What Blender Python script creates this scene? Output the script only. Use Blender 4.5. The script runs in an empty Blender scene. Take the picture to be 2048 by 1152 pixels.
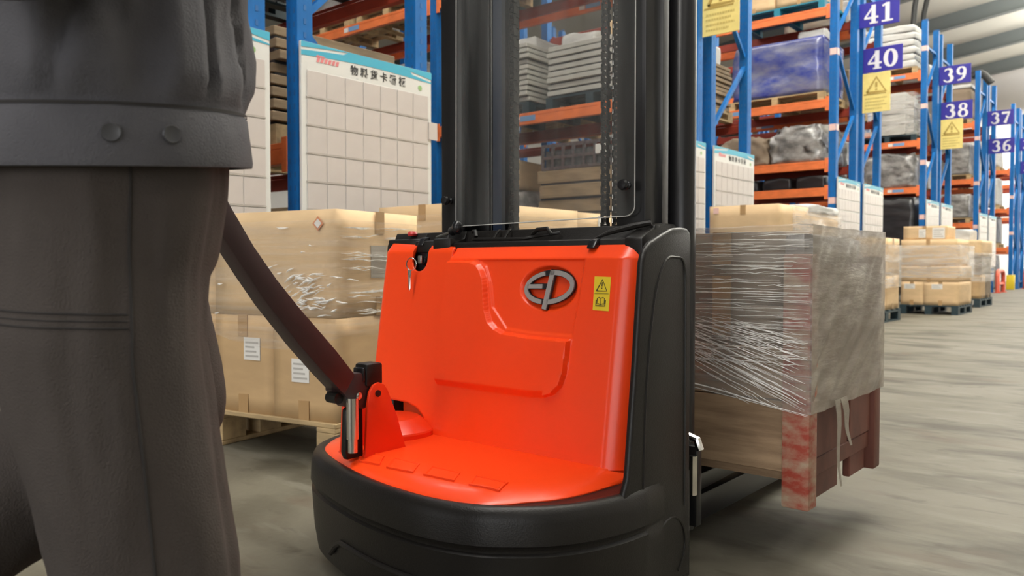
import bpy, bmesh, math, random
from mathutils import Vector, Matrix, noise
from mathutils.bvhtree import BVHTree

S = bpy.context.scene
COL = S.collection
R = math.radians
random.seed(7)

# ------------------------------------------------------------------ camera, world, light, exposure
cam_d = bpy.data.cameras.new('camera')
cam = bpy.data.objects.new('camera', cam_d)
COL.objects.link(cam)
cam.location = (0, 0, 0.70)
cam.rotation_euler = (R(90 - 1.65), 0, R(40.1))
cam_d.sensor_width = 36.0
cam_d.lens = 36.0 * 1598 / 2048
cam_d.clip_start = 0.05
cam_d.dof.use_dof = True
cam_d.dof.focus_distance = 1.65
cam_d.dof.aperture_fstop = 7.0
S.camera = cam
S.view_settings.view_transform = 'Standard'
S.view_settings.look = 'None'
S.view_settings.gamma = 1.0
S.view_settings.use_curve_mapping = False
S.view_settings.exposure = 0.25

W = bpy.data.worlds.new('world')
S.world = W
W.use_nodes = True
W.node_tree.nodes['Background'].inputs[0].default_value = (1.0, 0.97, 0.93, 1)
W.node_tree.nodes['Background'].inputs[1].default_value = 0.26


def area(name, loc, sx, sy, power, color=(1, 0.97, 0.92), rot=(0, 0, 0)):
    d = bpy.data.lights.new(name, 'AREA')
    d.shape = 'RECTANGLE'
    d.size, d.size_y, d.energy, d.color = sx, sy, power, color
    o = bpy.data.objects.new(name, d)
    o.location, o.rotation_euler = loc, rot
    COL.objects.link(o)
    return o


# long rows of high bay lamps over the main aisle and over the rack aisles
area('aisle_lamp_row', (-1.3, 2, 7.6), 1.2, 26, 1120)
area('aisle_lamp_row', (-0.8, 29, 7.8), 1.2, 18, 560)
area('aisle_lamp_row', (5.0, 8, 7.8), 1.2, 36, 260)
area('added_end_wall_fill', (0.0, 36.0, 7.2), 16, 0.8, 1900)  # extra fill added to brighten the end wall
area('added_roof_uplight', (-0.2, 20, 7.5), 1.6, 34, 9500, rot=(math.pi, 0, 0))  # upward fill added to brighten the roof, not a fitting of its own
for yy in (5.0, 10.0, 15.0, 20.0, 25.0, 30.0):
    area('rack_aisle_lamp_row', (-7.2, yy, 6.2), 7.0, 0.5, 105)
# unseen fill light added behind the camera to brighten the front faces
area('added_front_fill', (2.0, -11.7, 2.7), 16, 4.6, 620, (0.96, 0.98, 1.0), (R(90), 0, 0))

# ------------------------------------------------------------------ helpers


class MB:
    def __init__(s):
        s.v, s.f, s.m = [], [], []

    def add(s, vs, fs, m=0, M=None):
        b = len(s.v)
        s.v += [tuple(M @ Vector(p)) if M else tuple(p) for p in vs]
        s.f += [tuple(b + i for i in f) for f in fs]
        s.m += [m] * len(fs)
        return s

    def box(s, x0, x1, y0, y1, z0, z1, m=0, M=None):
        vs = [(x0, y0, z0), (x1, y0, z0), (x1, y1, z0), (x0, y1, z0), (x0, y0, z1), (x1, y0, z1), (x1, y1, z1), (x0, y1, z1)]
        return s.add(vs, [(0, 3, 2, 1), (4, 5, 6, 7), (0, 1, 5, 4), (1, 2, 6, 5), (2, 3, 7, 6), (3, 0, 4, 7)], m, M)

    def bar(s, a, b, w, t, m=0, up=(0, 0, 1)):
        a, b = Vector(a), Vector(b)
        d = (b - a)
        L = d.length
        d.normalize()
        u = d.cross(Vector(up))
        if u.length < 1e-4:
            u = d.cross(Vector((0, 1, 0)))
        u.normalize()
        w2 = u.cross(d)
        M = Matrix((u, d, w2)).transposed().to_4x4()
        M.translation = a
        return s.box(-w / 2, w / 2, 0, L, -t / 2, t / 2, m, M)

    def prism(s, poly, vec, m=0):
        n = len(poly)
        v = Vector(vec)
        vs = [Vector(p) for p in poly] + [Vector(p) + v for p in poly]
        fs = [tuple(range(n - 1, -1, -1)), tuple(range(n, 2 * n))]
        fs += [(i, (i + 1) % n, n + (i + 1) % n, n + i) for i in range(n)]
        return s.add(vs, fs, m)

    def loft(s, rings, m=0, caps=True, close=True):
        n = len(rings[0])
        vs = [p for r in rings for p in r]
        fs = []
        for k in range(len(rings) - 1):
            for i in range(n if close else n - 1):
                j = (i + 1) % n
                fs.append((k * n + i, k * n + j, (k + 1) * n + j, (k + 1) * n + i))
        if caps:
            fs.append(tuple(range(n - 1, -1, -1)))
            fs.append(tuple((len(rings) - 1) * n + i for i in range(n)))
        return s.add(vs, fs, m)

    def tube(s, pts, r, n=10, m=0, caps=True):
        pts = [Vector(p) for p in pts]
        rs = r if isinstance(r, (list, tuple)) else [r] * len(pts)
        rings = []
        u = None
        for i, p in enumerate(pts):
            d = (pts[min(i + 1, len(pts) - 1)] - pts[max(i - 1, 0)]).normalized()
            if u is None:
                u = d.orthogonal().normalized()
            u = (u - d * u.dot(d)).normalized()
            w = d.cross(u)
            rings.append([p + (u * math.cos(2 * math.pi * k / n) + w * math.sin(2 * math.pi * k / n)) * rs[i] for k in range(n)])
        return s.loft(rings, m, caps)

    def lathe(s, prof, c, axis=(0, 0, 1), n=24, m=0):
        ax = Vector(axis).normalized()
        u = ax.orthogonal().normalized()
        w = ax.cross(u)
        c = Vector(c)
        rings = [[c + ax * z + (u * math.cos(2 * math.pi * k / n) + w * math.sin(2 * math.pi * k / n)) * max(r, 1e-4) for k in range(n)] for r, z in prof]
        return s.loft(rings, m, True)

    def grid(s, f, nu, nv, m=0):
        vs = [f(i / nu, j / nv) for j in range(nv + 1) for i in range(nu + 1)]
        fs = [(j * (nu + 1) + i, j * (nu + 1) + i + 1, (j + 1) * (nu + 1) + i + 1, (j + 1) * (nu + 1) + i) for j in range(nv) for i in range(nu)]
        return s.add(vs, fs, m)

    def ball(s, c, r, n=12, m=0):
        c = Vector(c)
        rr = Vector(r) if isinstance(r, (tuple, list)) else Vector((r, r, r))
        rings = []
        for j in range(1, n):
            t = math.pi * j / n
            rings.append([c + Vector((rr.x * math.sin(t) * math.cos(2 * math.pi * k / (2 * n)), rr.y * math.sin(t) * math.sin(2 * math.pi * k / (2 * n)), -rr.z * math.cos(t))) for k in range(2 * n)])
        return s.loft(rings, m, True)

    def mesh(s, name, mats, bevel=0.0, seg=2, smooth=35):
        me = bpy.data.meshes.new(name)
        me.from_pydata([tuple(v) for v in s.v], [], s.f)
        for m in (mats if isinstance(mats, (list, tuple)) else [mats]):
            me.materials.append(m)
        for p, mi in zip(me.polygons, s.m):
            p.material_index = mi
        bm = bmesh.new()
        bm.from_mesh(me)
        bmesh.ops.recalc_face_normals(bm, faces=bm.faces)
        if bevel > 0:
            es = [e for e in bm.edges if len(e.link_faces) == 2 and e.calc_face_angle(0) > R(28)]
            bmesh.ops.bevel(bm, geom=es, offset=bevel, segments=seg, profile=0.5, affect='EDGES', clamp_overlap=True)
        bm.to_mesh(me)
        bm.free()
        if smooth:
            me.polygons.foreach_set('use_smooth', [True] * len(me.polygons))
            me.set_sharp_from_angle(angle=R(smooth))
        me.update()
        return me

    def build(s, name, mats, parent=None, loc=None, bevel=0.0, seg=2, smooth=35, local=False):
        return link(name, s.mesh(name, mats, bevel, seg, smooth), parent, loc, local)


def link(name, me, parent=None, loc=None, local=False):
    o = bpy.data.objects.new(name, me)
    COL.objects.link(o)
    if loc is not None:
        o.location = loc
    if parent is not None:
        o.parent = parent
        if not local:
            o.matrix_parent_inverse = chain_matrix(parent).inverted()
    return o


def chain_matrix(o):
    M = Matrix.Translation(o.location) @ o.rotation_euler.to_matrix().to_4x4()
    if o.parent is not None:
        M = chain_matrix(o.parent) @ o.matrix_parent_inverse @ M
    return M


def tag(o, label, cat, group=None):
    o['label'], o['category'] = label, cat
    if group:
        o['group'] = group
    return o


def empty(name, loc, rz, label, cat, group=None):
    o = bpy.data.objects.new(name, None)
    o.empty_display_size = 0.1
    o.location, o.rotation_euler = loc, (0, 0, rz)
    COL.objects.link(o)
    return tag(o, label, cat, group)


def struct(o):
    o['kind'] = 'structure'
    return o


# ------------------------------------------------------------------ materials (all procedural)
MATS = {}


def mat(name, col, rough=0.5, metal=0.0, var=0.0, scale=(4, 4, 4), bump=0.0, bscale=40.0, spec=0.5, col2=None, detail=4.0, coat=0.0):
    if name in MATS:
        return MATS[name]
    m = bpy.data.materials.new(name)
    m.use_nodes = True
    nt = m.node_tree
    b = nt.nodes['Principled BSDF']
    b.inputs['Base Color'].default_value = (*col, 1)
    b.inputs['Roughness'].default_value = rough
    b.inputs['Metallic'].default_value = metal
    b.inputs['Specular IOR Level'].default_value = spec
    b.inputs['Coat Weight'].default_value = coat
    b.inputs['Coat Roughness'].default_value = 0.12
    tc = nt.nodes.new('ShaderNodeTexCoord')
    if var > 0 or col2:
        mp = nt.nodes.new('ShaderNodeMapping')
        mp.inputs['Scale'].default_value = scale
        nt.links.new(tc.outputs['Object'], mp.inputs['Vector'])
        n = nt.nodes.new('ShaderNodeTexNoise')
        n.inputs['Scale'].default_value = 1.0
        n.inputs['Detail'].default_value = detail
        n.inputs['Roughness'].default_value = 0.6
        nt.links.new(mp.outputs[0], n.inputs['Vector'])
        r = nt.nodes.new('ShaderNodeValToRGB')
        r.color_ramp.elements[0].position, r.color_ramp.elements[1].position = 0.36, 0.64
        c2 = col2 or tuple(c * (1 + var) for c in col)
        c1 = col if col2 else tuple(c * (1 - var) for c in col)
        r.color_ramp.elements[0].color = (*c1, 1)
        r.color_ramp.elements[1].color = (*c2, 1)
        nt.links.new(n.outputs['Fac'], r.inputs[0])
        nt.links.new(r.outputs[0], b.inputs['Base Color'])
    if bump > 0:
        n2 = nt.nodes.new('ShaderNodeTexNoise')
        n2.inputs['Scale'].default_value = bscale
        n2.inputs['Detail'].default_value = 3
        nt.links.new(tc.outputs['Object'], n2.inputs['Vector'])
        bp = nt.nodes.new('ShaderNodeBump')
        bp.inputs['Strength'].default_value = bump
        bp.inputs['Distance'].default_value = 0.004
        nt.links.new(n2.outputs['Fac'], bp.inputs['Height'])
        nt.links.new(bp.outputs[0], b.inputs['Normal'])
    MATS[name] = m
    return m


def film(name, lo, hi, scale=(2, 2, 40), tint=(0.80, 0.78, 0.74), rough=0.22, bump=0.6):
    """Stretch film: a thin sheet, partly clear, with milky gathered streaks."""
    m = bpy.data.materials.new(name)
    m.use_nodes = True
    nt = m.node_tree
    b = nt.nodes['Principled BSDF']
    out = nt.nodes['Material Output']
    b.inputs['Base Color'].default_value = (*tint, 1)
    b.inputs['Roughness'].default_value = rough
    b.inputs['Specular IOR Level'].default_value = 0.9
    tc = nt.nodes.new('ShaderNodeTexCoord')
    mp = nt.nodes.new('ShaderNodeMapping')
    mp.inputs['Scale'].default_value = scale
    nt.links.new(tc.outputs['Object'], mp.inputs['Vector'])
    n = nt.nodes.new('ShaderNodeTexNoise')
    n.inputs['Scale'].default_value = 1.0
    n.inputs['Detail'].default_value = 5
    n.inputs['Roughness'].default_value = 0.65
    nt.links.new(mp.outputs[0], n.inputs['Vector'])
    r = nt.nodes.new('ShaderNodeValToRGB')
    r.color_ramp.elements[0].position, r.color_ramp.elements[1].position = 0.42, 0.72
    r.color_ramp.elements[0].color = (lo, lo, lo, 1)
    r.color_ramp.elements[1].color = (hi, hi, hi, 1)
    nt.links.new(n.outputs['Fac'], r.inputs[0])
    bp = nt.nodes.new('ShaderNodeBump')
    bp.inputs['Strength'].default_value = bump
    bp.inputs['Distance'].default_value = 0.01
    nt.links.new(n.outputs['Fac'], bp.inputs['Height'])
    nt.links.new(bp.outputs[0], b.inputs['Normal'])
    tr = nt.nodes.new('ShaderNodeBsdfTransparent')
    mx = nt.nodes.new('ShaderNodeMixShader')
    nt.links.new(r.outputs[0], mx.inputs[0])
    nt.links.new(tr.outputs[0], mx.inputs[1])
    nt.links.new(b.outputs[0], mx.inputs[2])
    nt.links.new(mx.outputs[0], out.inputs['Surface'])
    return m


RED = mat('red_orange_plastic', (0.95, 0.066, 0.009), 0.30, spec=0.45, coat=0.12)
REDM = mat('red_orange_steel', (0.88, 0.050, 0.010), 0.28, coat=0.15)
BLK = mat('black_moulded_plastic', (0.0105, 0.0090, 0.0082), 0.40, bump=0.15, bscale=350, spec=0.4)
BLK2 = mat('black_gloss_plastic', (0.012, 0.012, 0.014), 0.25)
BLKM = mat('black_painted_steel', (0.0105, 0.0102, 0.011), 0.32, spec=0.5)
MAROON = mat('dark_brown_paint', (0.040, 0.021, 0.022), 0.42)
CHROME = mat('chrome', (0.75, 0.73, 0.70), 0.18, 1.0)
STEEL = mat('dull_steel', (0.45, 0.44, 0.42), 0.35, 1.0, var=0.2, scale=(30, 30, 30))
SILVER = mat('silver_badge_paint', (0.38, 0.37, 0.36), 0.35, 0.35)
YEL = mat('yellow_label', (0.78, 0.60, 0.03), 0.4)
INK = mat('black_print', (0.02, 0.02, 0.02), 0.5)
YSIGN = mat('yellow_sign', (0.78, 0.63, 0.21), 0.45, var=0.06, scale=(6, 6, 6))
YINK = mat('ochre_print', (0.42, 0.28, 0.06), 0.5)
BLUE = mat('rack_blue_paint', (0.007, 0.120, 0.37), 0.5, spec=0.25, var=0.15, scale=(9, 9, 3))
ORANGE_SHADED = mat('rack_orange_shaded', (0.32, 0.040, 0.018), 0.5, var=0.12, scale=(5, 5, 9))  # beam orange darkened for the rear beams, shade put into the colour
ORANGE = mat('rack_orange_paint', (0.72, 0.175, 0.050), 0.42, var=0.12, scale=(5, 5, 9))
NAVY = mat('sign_blue', (0.030, 0.022, 0.28), 0.45)
SIGNW = mat('sign_white_print', (0.72, 0.70, 0.72), 0.5)
STICKB = mat('blue_sticker', (0.16, 0.30, 0.50), 0.5)
STICKW = mat('white_sticker', (0.70, 0.68, 0.64), 0.5)
STICKP = mat('pink_sticker', (0.75, 0.50, 0.45), 0.5)
BOARDW = mat('board_white', (0.60, 0.60, 0.575), 0.4)
CARD = mat('paper_card', (0.50, 0.460, 0.435), 0.28, var=0.05, scale=(3, 3, 3), spec=0.5)
TEAL = mat('board_teal', (0.06, 0.36, 0.50), 0.4)
REDP = mat('red_print', (0.62, 0.19, 0.20), 0.5)
GREENP = mat('green_print', (0.25, 0.42, 0.16), 0.5)
CARTON = mat('carton_brown', (0.52, 0.345, 0.175), 0.75, var=0.10, scale=(2, 2, 7))
CARTON2 = mat('carton_tan', (0.62, 0.435, 0.245), 0.75, var=0.10, scale=(2, 2, 7))
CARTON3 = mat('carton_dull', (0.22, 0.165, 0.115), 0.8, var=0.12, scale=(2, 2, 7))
TAPE = mat('parcel_tape', (0.42, 0.26, 0.12), 0.3)
PALWOOD = mat('pallet_wood', (0.42, 0.30, 0.155), 0.8, var=0.25, scale=(3, 14, 14))
OLDWOOD = mat('worn_board_wood', (0.25, 0.160, 0.092), 0.75, col2=(0.42, 0.285, 0.170), scale=(3, 3, 34), bump=0.3, bscale=60)
PALTEAL = mat('teal_pallet_plastic', (0.012, 0.19, 0.28), 0.5)
PALDARK = mat('dark_pallet_plastic', (0.015, 0.035, 0.045), 0.55)
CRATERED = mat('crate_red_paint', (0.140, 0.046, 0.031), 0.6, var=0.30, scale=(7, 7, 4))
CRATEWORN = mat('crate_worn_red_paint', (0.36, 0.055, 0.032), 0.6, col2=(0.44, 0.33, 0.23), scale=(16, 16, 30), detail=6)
GREYBAG = mat('grey_plastic_wrap', (0.22, 0.21, 0.20), 0.28, var=0.5, scale=(5, 5, 9), spec=0.8, bump=0.7, bscale=14)
WHITEBAG = mat('white_sacking', (0.50, 0.49, 0.465), 0.6, var=0.12, scale=(4, 4, 14))
BLUEWRAP = mat('blue_plastic_wrap', (0.030, 0.048, 0.26), 0.2, col2=(0.17, 0.17, 0.25), scale=(2.2, 2.2, 5), spec=0.9, bump=0.8, bscale=9)
BLACKWRAP = mat('black_plastic_wrap', (0.022, 0.022, 0.024), 0.3, var=0.5, scale=(3, 3, 14), spec=0.8)
PANELG = mat('pale_grey_panel', (0.42, 0.41, 0.37), 0.6, var=0.12, scale=(3, 3, 3))
PANELB = mat('brown_board', (0.27, 0.19, 0.11), 0.7, var=0.2, scale=(3, 3, 20))
CRATEG = mat('grey_wire_crate', (0.12, 0.12, 0.12), 0.5, var=0.3, scale=(20, 20, 20))
JACKET = mat('grey_work_jacket', (0.089, 0.087, 0.097), 0.85, bump=0.35, bscale=420, spec=0.25, var=0.06, scale=(10, 10, 10))
TROUSER = mat('brown_grey_trousers', (0.066, 0.056, 0.051), 0.88, bump=0.35, bscale=420, spec=0.2, var=0.06, scale=(10, 10, 10))
SEAM = mat('seam_thread', (0.026, 0.023, 0.022), 0.9)
SKIN = mat('skin', (0.42, 0.24, 0.17), 0.55)
HAIR = mat('black_hair', (0.012, 0.011, 0.010), 0.5, bump=0.6, bscale=200)
SHOE = mat('black_shoe_leather', (0.015, 0.015, 0.015), 0.4)
WALLW = mat('wall_white', (0.74, 0.72, 0.69), 0.8, var=0.03, scale=(0.4, 0.4, 0.4))
CEILM = mat('ceiling_sheet', (0.46, 0.45, 0.395), 0.7, var=0.03, scale=(0.3, 0.3, 0.3))
RAFTM = mat('rafter_grey_paint', (0.125, 0.142, 0.138), 0.6)
GUARDO = mat('guard_orange_paint', (0.66, 0.11, 0.06), 0.45)
GUARDY = mat('guard_yellow_plastic', (0.70, 0.52, 0.02), 0.5)
HOSE = mat('black_rubber', (0.018, 0.018, 0.018), 0.6)


def floor_material():
    m = bpy.data.materials.new('concrete_floor')
    m.use_nodes = True
    nt = m.node_tree
    b = nt.nodes['Principled BSDF']
    b.inputs['Roughness'].default_value = 0.62
    b.inputs['Specular IOR Level'].default_value = 0.2
    tc = nt.nodes.new('ShaderNodeTexCoord')

    def ns(scale, sx, sy, rot, p0, p1, detail=5):
        mp = nt.nodes.new('ShaderNodeMapping')
        mp.inputs['Scale'].default_value = (sx, sy, 1)
        mp.inputs['Rotation'].default_value = (0, 0, R(rot))
        nt.links.new(tc.outputs['Object'], mp.inputs['Vector'])
        n = nt.nodes.new('ShaderNodeTexNoise')
        n.inputs['Scale'].default_value = scale
        n.inputs['Detail'].default_value = detail
        n.inputs['Distortion'].default_value = 0.6
        nt.links.new(mp.outputs[0], n.inputs['Vector'])
        r = nt.nodes.new('ShaderNodeValToRGB')
        r.color_ramp.elements[0].position, r.color_ramp.elements[1].position = p0, p1
        nt.links.new(n.outputs['Fac'], r.inputs[0])
        return r.outputs[0]

    def mixc(fac, a, bcol):
        x = nt.nodes.new('ShaderNodeMix')
        x.data_type = 'RGBA'
        nt.links.new(fac, x.inputs['Factor'])
        if isinstance(a, tuple):
            x.inputs['A'].default_value = (*a, 1)
        else:
            nt.links.new(a, x.inputs['A'])
        x.inputs['B'].default_value = (*bcol, 1)
        return x.outputs['Result']
    c = mixc(ns(0.9, 1, 1, 0, 0.35, 0.7), (0.142, 0.131, 0.103), (0.108, 0.098, 0.072))
    c = mixc(ns(1.9, 0.75, 1.6, -40, 0.47, 0.64, 7), c, (0.058, 0.051, 0.036))
    c = mixc(ns(2.6, 0.8, 1.5, -33, 0.58, 0.76, 6), c, (0.095, 0.070, 0.049))
    c = mixc(ns(3.6, 0.6, 2.0, -42, 0.55, 0.78, 6), c, (0.168, 0.158, 0.128))
    c = mixc(ns(7.0, 0.7, 1.5, -44, 0.58, 0.80, 6), c, (0.050, 0.043, 0.030))
    nt.links.new(c, b.inputs['Base Color'])
    n2 = nt.nodes.new('ShaderNodeTexNoise')
    n2.inputs['Scale'].default_value = 30
    nt.links.new(tc.outputs['Object'], n2.inputs['Vector'])
    bp = nt.nodes.new('ShaderNodeBump')
    bp.inputs['Strength'].default_value = 0.12
    bp.inputs['Distance'].default_value = 0.01
    nt.links.new(n2.outputs['Fac'], bp.inputs['Height'])
    nt.links.new(bp.outputs[0], b.inputs['Normal'])
    return m


FLOORM = floor_material()


def clear_guard_material():
    m = bpy.data.materials.new('clear_polycarbonate')
    m.use_nodes = True
    nt = m.node_tree
    b = nt.nodes['Principled BSDF']
    b.inputs['Base Color'].default_value = (0.55, 0.56, 0.55, 1)
    b.inputs['Roughness'].default_value = 0.12
    tr = nt.nodes.new('ShaderNodeBsdfTransparent')
    tr.inputs[0].default_value = (0.93, 0.93, 0.92, 1)
    mx = nt.nodes.new('ShaderNodeMixShader')
    tc = nt.nodes.new('ShaderNodeTexCoord')
    mp = nt.nodes.new('ShaderNodeMapping')
    mp.inputs['Scale'].default_value = (26, 1, 2.2)
    n = nt.nodes.new('ShaderNodeTexNoise')
    n.inputs['Scale'].default_value = 1.0
    n.inputs['Detail'].default_value = 4
    r = nt.nodes.new('ShaderNodeMapRange')
    r.inputs['From Min'].default_value, r.inputs['From Max'].default_value = 0.35, 0.75
    r.inputs['To Min'].default_value, r.inputs['To Max'].default_value = 0.03, 0.09
    nt.links.new(tc.outputs['Object'], mp.inputs['Vector'])
    nt.links.new(mp.outputs[0], n.inputs['Vector'])
    nt.links.new(n.outputs['Fac'], r.inputs['Value'])
    nt.links.new(r.outputs[0], mx.inputs[0])
    nt.links.new(tr.outputs[0], mx.inputs[1])
    nt.links.new(b.outputs[0], mx.inputs[2])
    nt.links.new(mx.outputs[0], nt.nodes['Material Output'].inputs['Surface'])
    return m


GUARD = clear_guard_material()
FILM_LOAD = film('stretch_film_front', 0.30, 0.66, (1.5, 1.5, 70), (0.44, 0.41, 0.37), 0.2)
FILM_SIDE = film('stretch_film_side', 0.62, 0.90, (3, 3, 16), (0.40, 0.345, 0.28), 0.3, 0.6)
FILM_STACK = film('stretch_film_stack', 0.03, 0.32, (1.5, 1.5, 34), (0.72, 0.68, 0.62))
FILM_FAR = film('stretch_film_far', 0.25, 0.7, (2, 2, 26), (0.70, 0.67, 0.63))
FOLD = film('stretch_film_gathers', 0.5, 0.95, (30, 30, 30), (0.90, 0.88, 0.84), 0.15, 0.2)

# ------------------------------------------------------------------ structure
struct(MB().add([(-20, -12, 0), (16, -12, 0), (16, 39, 0), (-20, 39, 0)], [(0, 1, 2, 3)]).build('floor', FLOORM, smooth=0))


def roof_z(x):
    return 8.92 + 0.123 * (x + 6.25)


def slab(x0, x1, y0, y1, drop0, drop1):
    return MB().prism([(x0, y0, roof_z(x0) - drop0), (x1, y0, roof_z(x1) - drop0), (x1, y0, roof_z(x1) - drop1), (x0, y0, roof_z(x0) - drop1)], (0, y1 - y0, 0))


ceil = struct(slab(-20, 16, -12, 39, 0, -0.12).build('ceiling', CEILM, smooth=0))
for yy in [37.6 - 4.05 * k for k in range(12)]:
    mb = slab(-20, 16, yy - 0.12, yy + 0.12, 0.50, 0.47)
    b2 = slab(-20, 16, yy - 0.02, yy + 0.02, 0.48, 0.0)
    mb.add(b2.v, b2.f)
    mb.build('rafter', RAFTM, ceil, smooth=0)
struct(MB().box(-20, 16, 39, 39.2, 0, 11).build('wall_back', WALLW, smooth=0))
struct(MB().box(-20.2, -20, -12, 39, 0, 8).build('wall_left', WALLW, smooth=0))
struct(MB().box(16, 16.2, -12, 39, 0, 12).build('wall_right', WALLW, smooth=0))
struct(MB().box(-20, 16, -12.2, -12, 0, 12).build('wall_front', WALLW, smooth=0))

# ------------------------------------------------------------------ pallet racks
XF = -3.745          # rack ends facing the aisle
BAY = 2.8
PH = 5.25


def post_mesh():
    mb = MB()
    mb.box(-0.05, 0.05, -0.05, 0.05, 0, PH)
    for k in range(int(PH / 0.075)):
        z = 0.06 + k * 0.075
        for sx in (-0.022, 0.022):
            mb.box(sx - 0.007, sx + 0.007, -0.0515, 0.0515, z, z + 0.03, 1)
        mb.box(-0.0515, 0.0515, -0.008, 0.008, z + 0.02, z + 0.05, 1)
    mb.box(-0.07, 0.07, -0.07, 0.07, 0, 0.012)
    return mb.mesh('post', [BLUE, mat('slot_dark_blue', (0.012, 0.10, 0.29), 0.6)], smooth=0)


def post_far_mesh():
    mb = MB().box(-0.05, 0.05, -0.05, 0.05, 0, PH)
    mb.box(-0.07, 0.07, -0.07, 0.07, 0, 0.012)
    return mb.mesh('post', BLUE, smooth=0)


def beam_mesh():
    mb = MB()
    L = BAY - 0.10
    mb.box(-L, 0, -0.025, 0.025, -0.12, -0.035)
    mb.box(-L, 0, -0.025, 0.008, -0.035, 0)
    for x in (0, -L):
        s = -1 if x == 0 else 1
        mb.box(min(x, x + s * 0.055), max(x, x + s * 0.055), -0.032, -0.025, -0.17, 0.03)
    return mb.mesh('beam', ORANGE, 0.004, 1)


def beam_label_mesh():
    mb = MB()
    mb.box(-0.17, 0.03, -0.0275, -0.0255, -0.085, -0.03, 0)
    mb.box(-0.26, -0.18, -0.0275, -0.0255, -0.085, -0.03, 1)
    return mb.mesh('beam_label', [STICKB, STICKW], smooth=0)


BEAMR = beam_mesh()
BEAMR.materials[0] = ORANGE_SHADED
POST, POSTF, BEAM, BLAB = post_mesh(), post_far_mesh(), beam_mesh(), beam_label_mesh()
BR_D = MB().bar((0, 0.05, 0), (0, 0.91, 0.85), 0.035, 0.045, up=(1, 0, 0)).mesh('brace', BLUE, smooth=0)
BR_D2 = MB().bar((0, 0.91, 0), (0, 0.05, 0.85), 0.035, 0.045, up=(1, 0, 0)).mesh('brace', BLUE, smooth=0)
BR_H = MB().box(-0.02, 0.02, 0.05, 0.91, -0.022, 0.022).mesh('brace', BLUE, smooth=0)
PSTICK = MB().box(0.0505, 0.054, -0.045, 0.045, -0.045, 0.045).mesh('post_sticker', STICKP, smooth=0)
PSTICK2 = MB().box(-0.045, 0.045, -0.054, -0.0505, -0.045, 0.045).mesh('post_sticker', STICKP, smooth=0)
RACK_LEVELS = {}


def rack(key, y0, levels, nb, label, far=False, stickers=()):
    RACK_LEVELS[key] = (y0, levels)
    rt = empty('pallet_rack', (XF, y0, 0), 0, label, 'rack', 'pallet racks')
    pm = POSTF if far else POST
    for k in range(nb + 1):
        x = -0.05 - k * BAY
        for y in (0.05, 0.93):
            p = link('post', pm, rt, (x, y, 0), True)
            if k == 0 and y < 0.1:
                for z in stickers:
                    link('post_sticker', PSTICK, p, (0, 0, z), True)
                    link('post_sticker', PSTICK2, p, (0, 0, z), True)
        if k < 3:
            z, q = 0.25, 0
            link('brace', BR_H, rt, (x, 0.01, 0.2), True)
            while z + 0.9 < PH:
                link('brace', (BR_D, BR_D2)[q % 2], rt, (x, 0.01, z + 0.02), True)
                z += 0.9
                q += 1
            link('brace', BR_H, rt, (x, 0.01, z + 0.05), True)
    for k in range(nb):
        for lv in levels:
            a = link('beam', BEAM, rt, (-0.1 - k * BAY, 0.028, lv), True)
            link('beam_label', BLAB, a, (-1.3 if key != '4A' else -0.3, 0, 0), True)
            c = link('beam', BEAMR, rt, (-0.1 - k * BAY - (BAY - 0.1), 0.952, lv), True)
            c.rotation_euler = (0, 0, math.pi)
    return rt


rack('1A', 1.44, [1.39, 2.54, 3.9], 2, 'blue and orange rack just left of the nearest card board, behind the person')
rack('1B', 2.62, [1.39, 2.54, 3.9], 2, 'nearest fully seen rack, its end carrying the large card board beside the mast')
rack('2A', 6.44, [2.27, 3.72], 4, 'rack seen through the clear mast guard, pale panel stacks on its orange beam')
rack('2B', 7.62, [2.30, 3.72], 2, 'rack behind the large yellow sign, just right of the black mast')
rack('3A', 11.44, [1.79, 2.17, 3.03, 4.31], 2, 'rack holding the blue wrapped load, its end post beside number sign forty-one', False, (1.6, 2.62, 3.67, 4.74))
rack('3B', 12.62, [1.9, 3.0, 4.25], 2, 'rack carrying number sign forty and the yellow sign under it')
rack('4A', 16.44, [2.17, 3.05, 4.32], 2, 'rack with white sacks on top, in front of number sign thirty-nine', False, (1.6, 2.62, 3.67, 4.74))
rack('4B', 17.62, [2.1, 3.0, 4.25], 2, 'rack carrying number sign thirty-eight and the farther yellow sign', True)
rack('5A', 21.44, [1.7, 2.73, 4.05], 2, 'far rack with the white topped carton, in front of number sign thirty-seven', True, (1.6, 2.62, 3.67))
rack('5B', 22.62, [1.5, 2.6, 4.0], 2, 'far rack carrying number sign thirty-six near the orange guard rail', True)
rack('6A', 26.44, [1.2, 2.3, 3.4], 2, 'far rack with the yellow post guard at its foot', True, (1.6, 2.62))
rack('6B', 27.62, [1.2, 2.3, 3.4], 1, 'far rack right behind the one with the yellow post guard', True)
rack('7A', 31.44, [1.2, 2.3, 3.4], 1, 'last rack but one before the white end wall', True)
rack('7B', 32.62, [1.2, 2.3, 3.4], 1, 'very last rack before the white end wall', True)


# ------------------------------------------------------------------ text helper
def text_mesh(body, size, offset=0.0, extrude=0.001):
    c = bpy.data.curves.new('lettering', 'FONT')
    c.body, c.size, c.offset, c.extrude = body, size, offset, extrude
    c.align_x, c.align_y = 'CENTER', 'CENTER'
    o = bpy.data.objects.new('lettering', c)
    COL.objects.link(o)
    bpy.context.view_layer.update()
    dg = bpy.context.evaluated_depsgraph_get()
    me = bpy.data.meshes.new_from_object(o.evaluated_get(dg))
    bpy.data.objects.remove(o)
    bpy.data.curves.remove(c)
    me.materials.clear()
    return me


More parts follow.
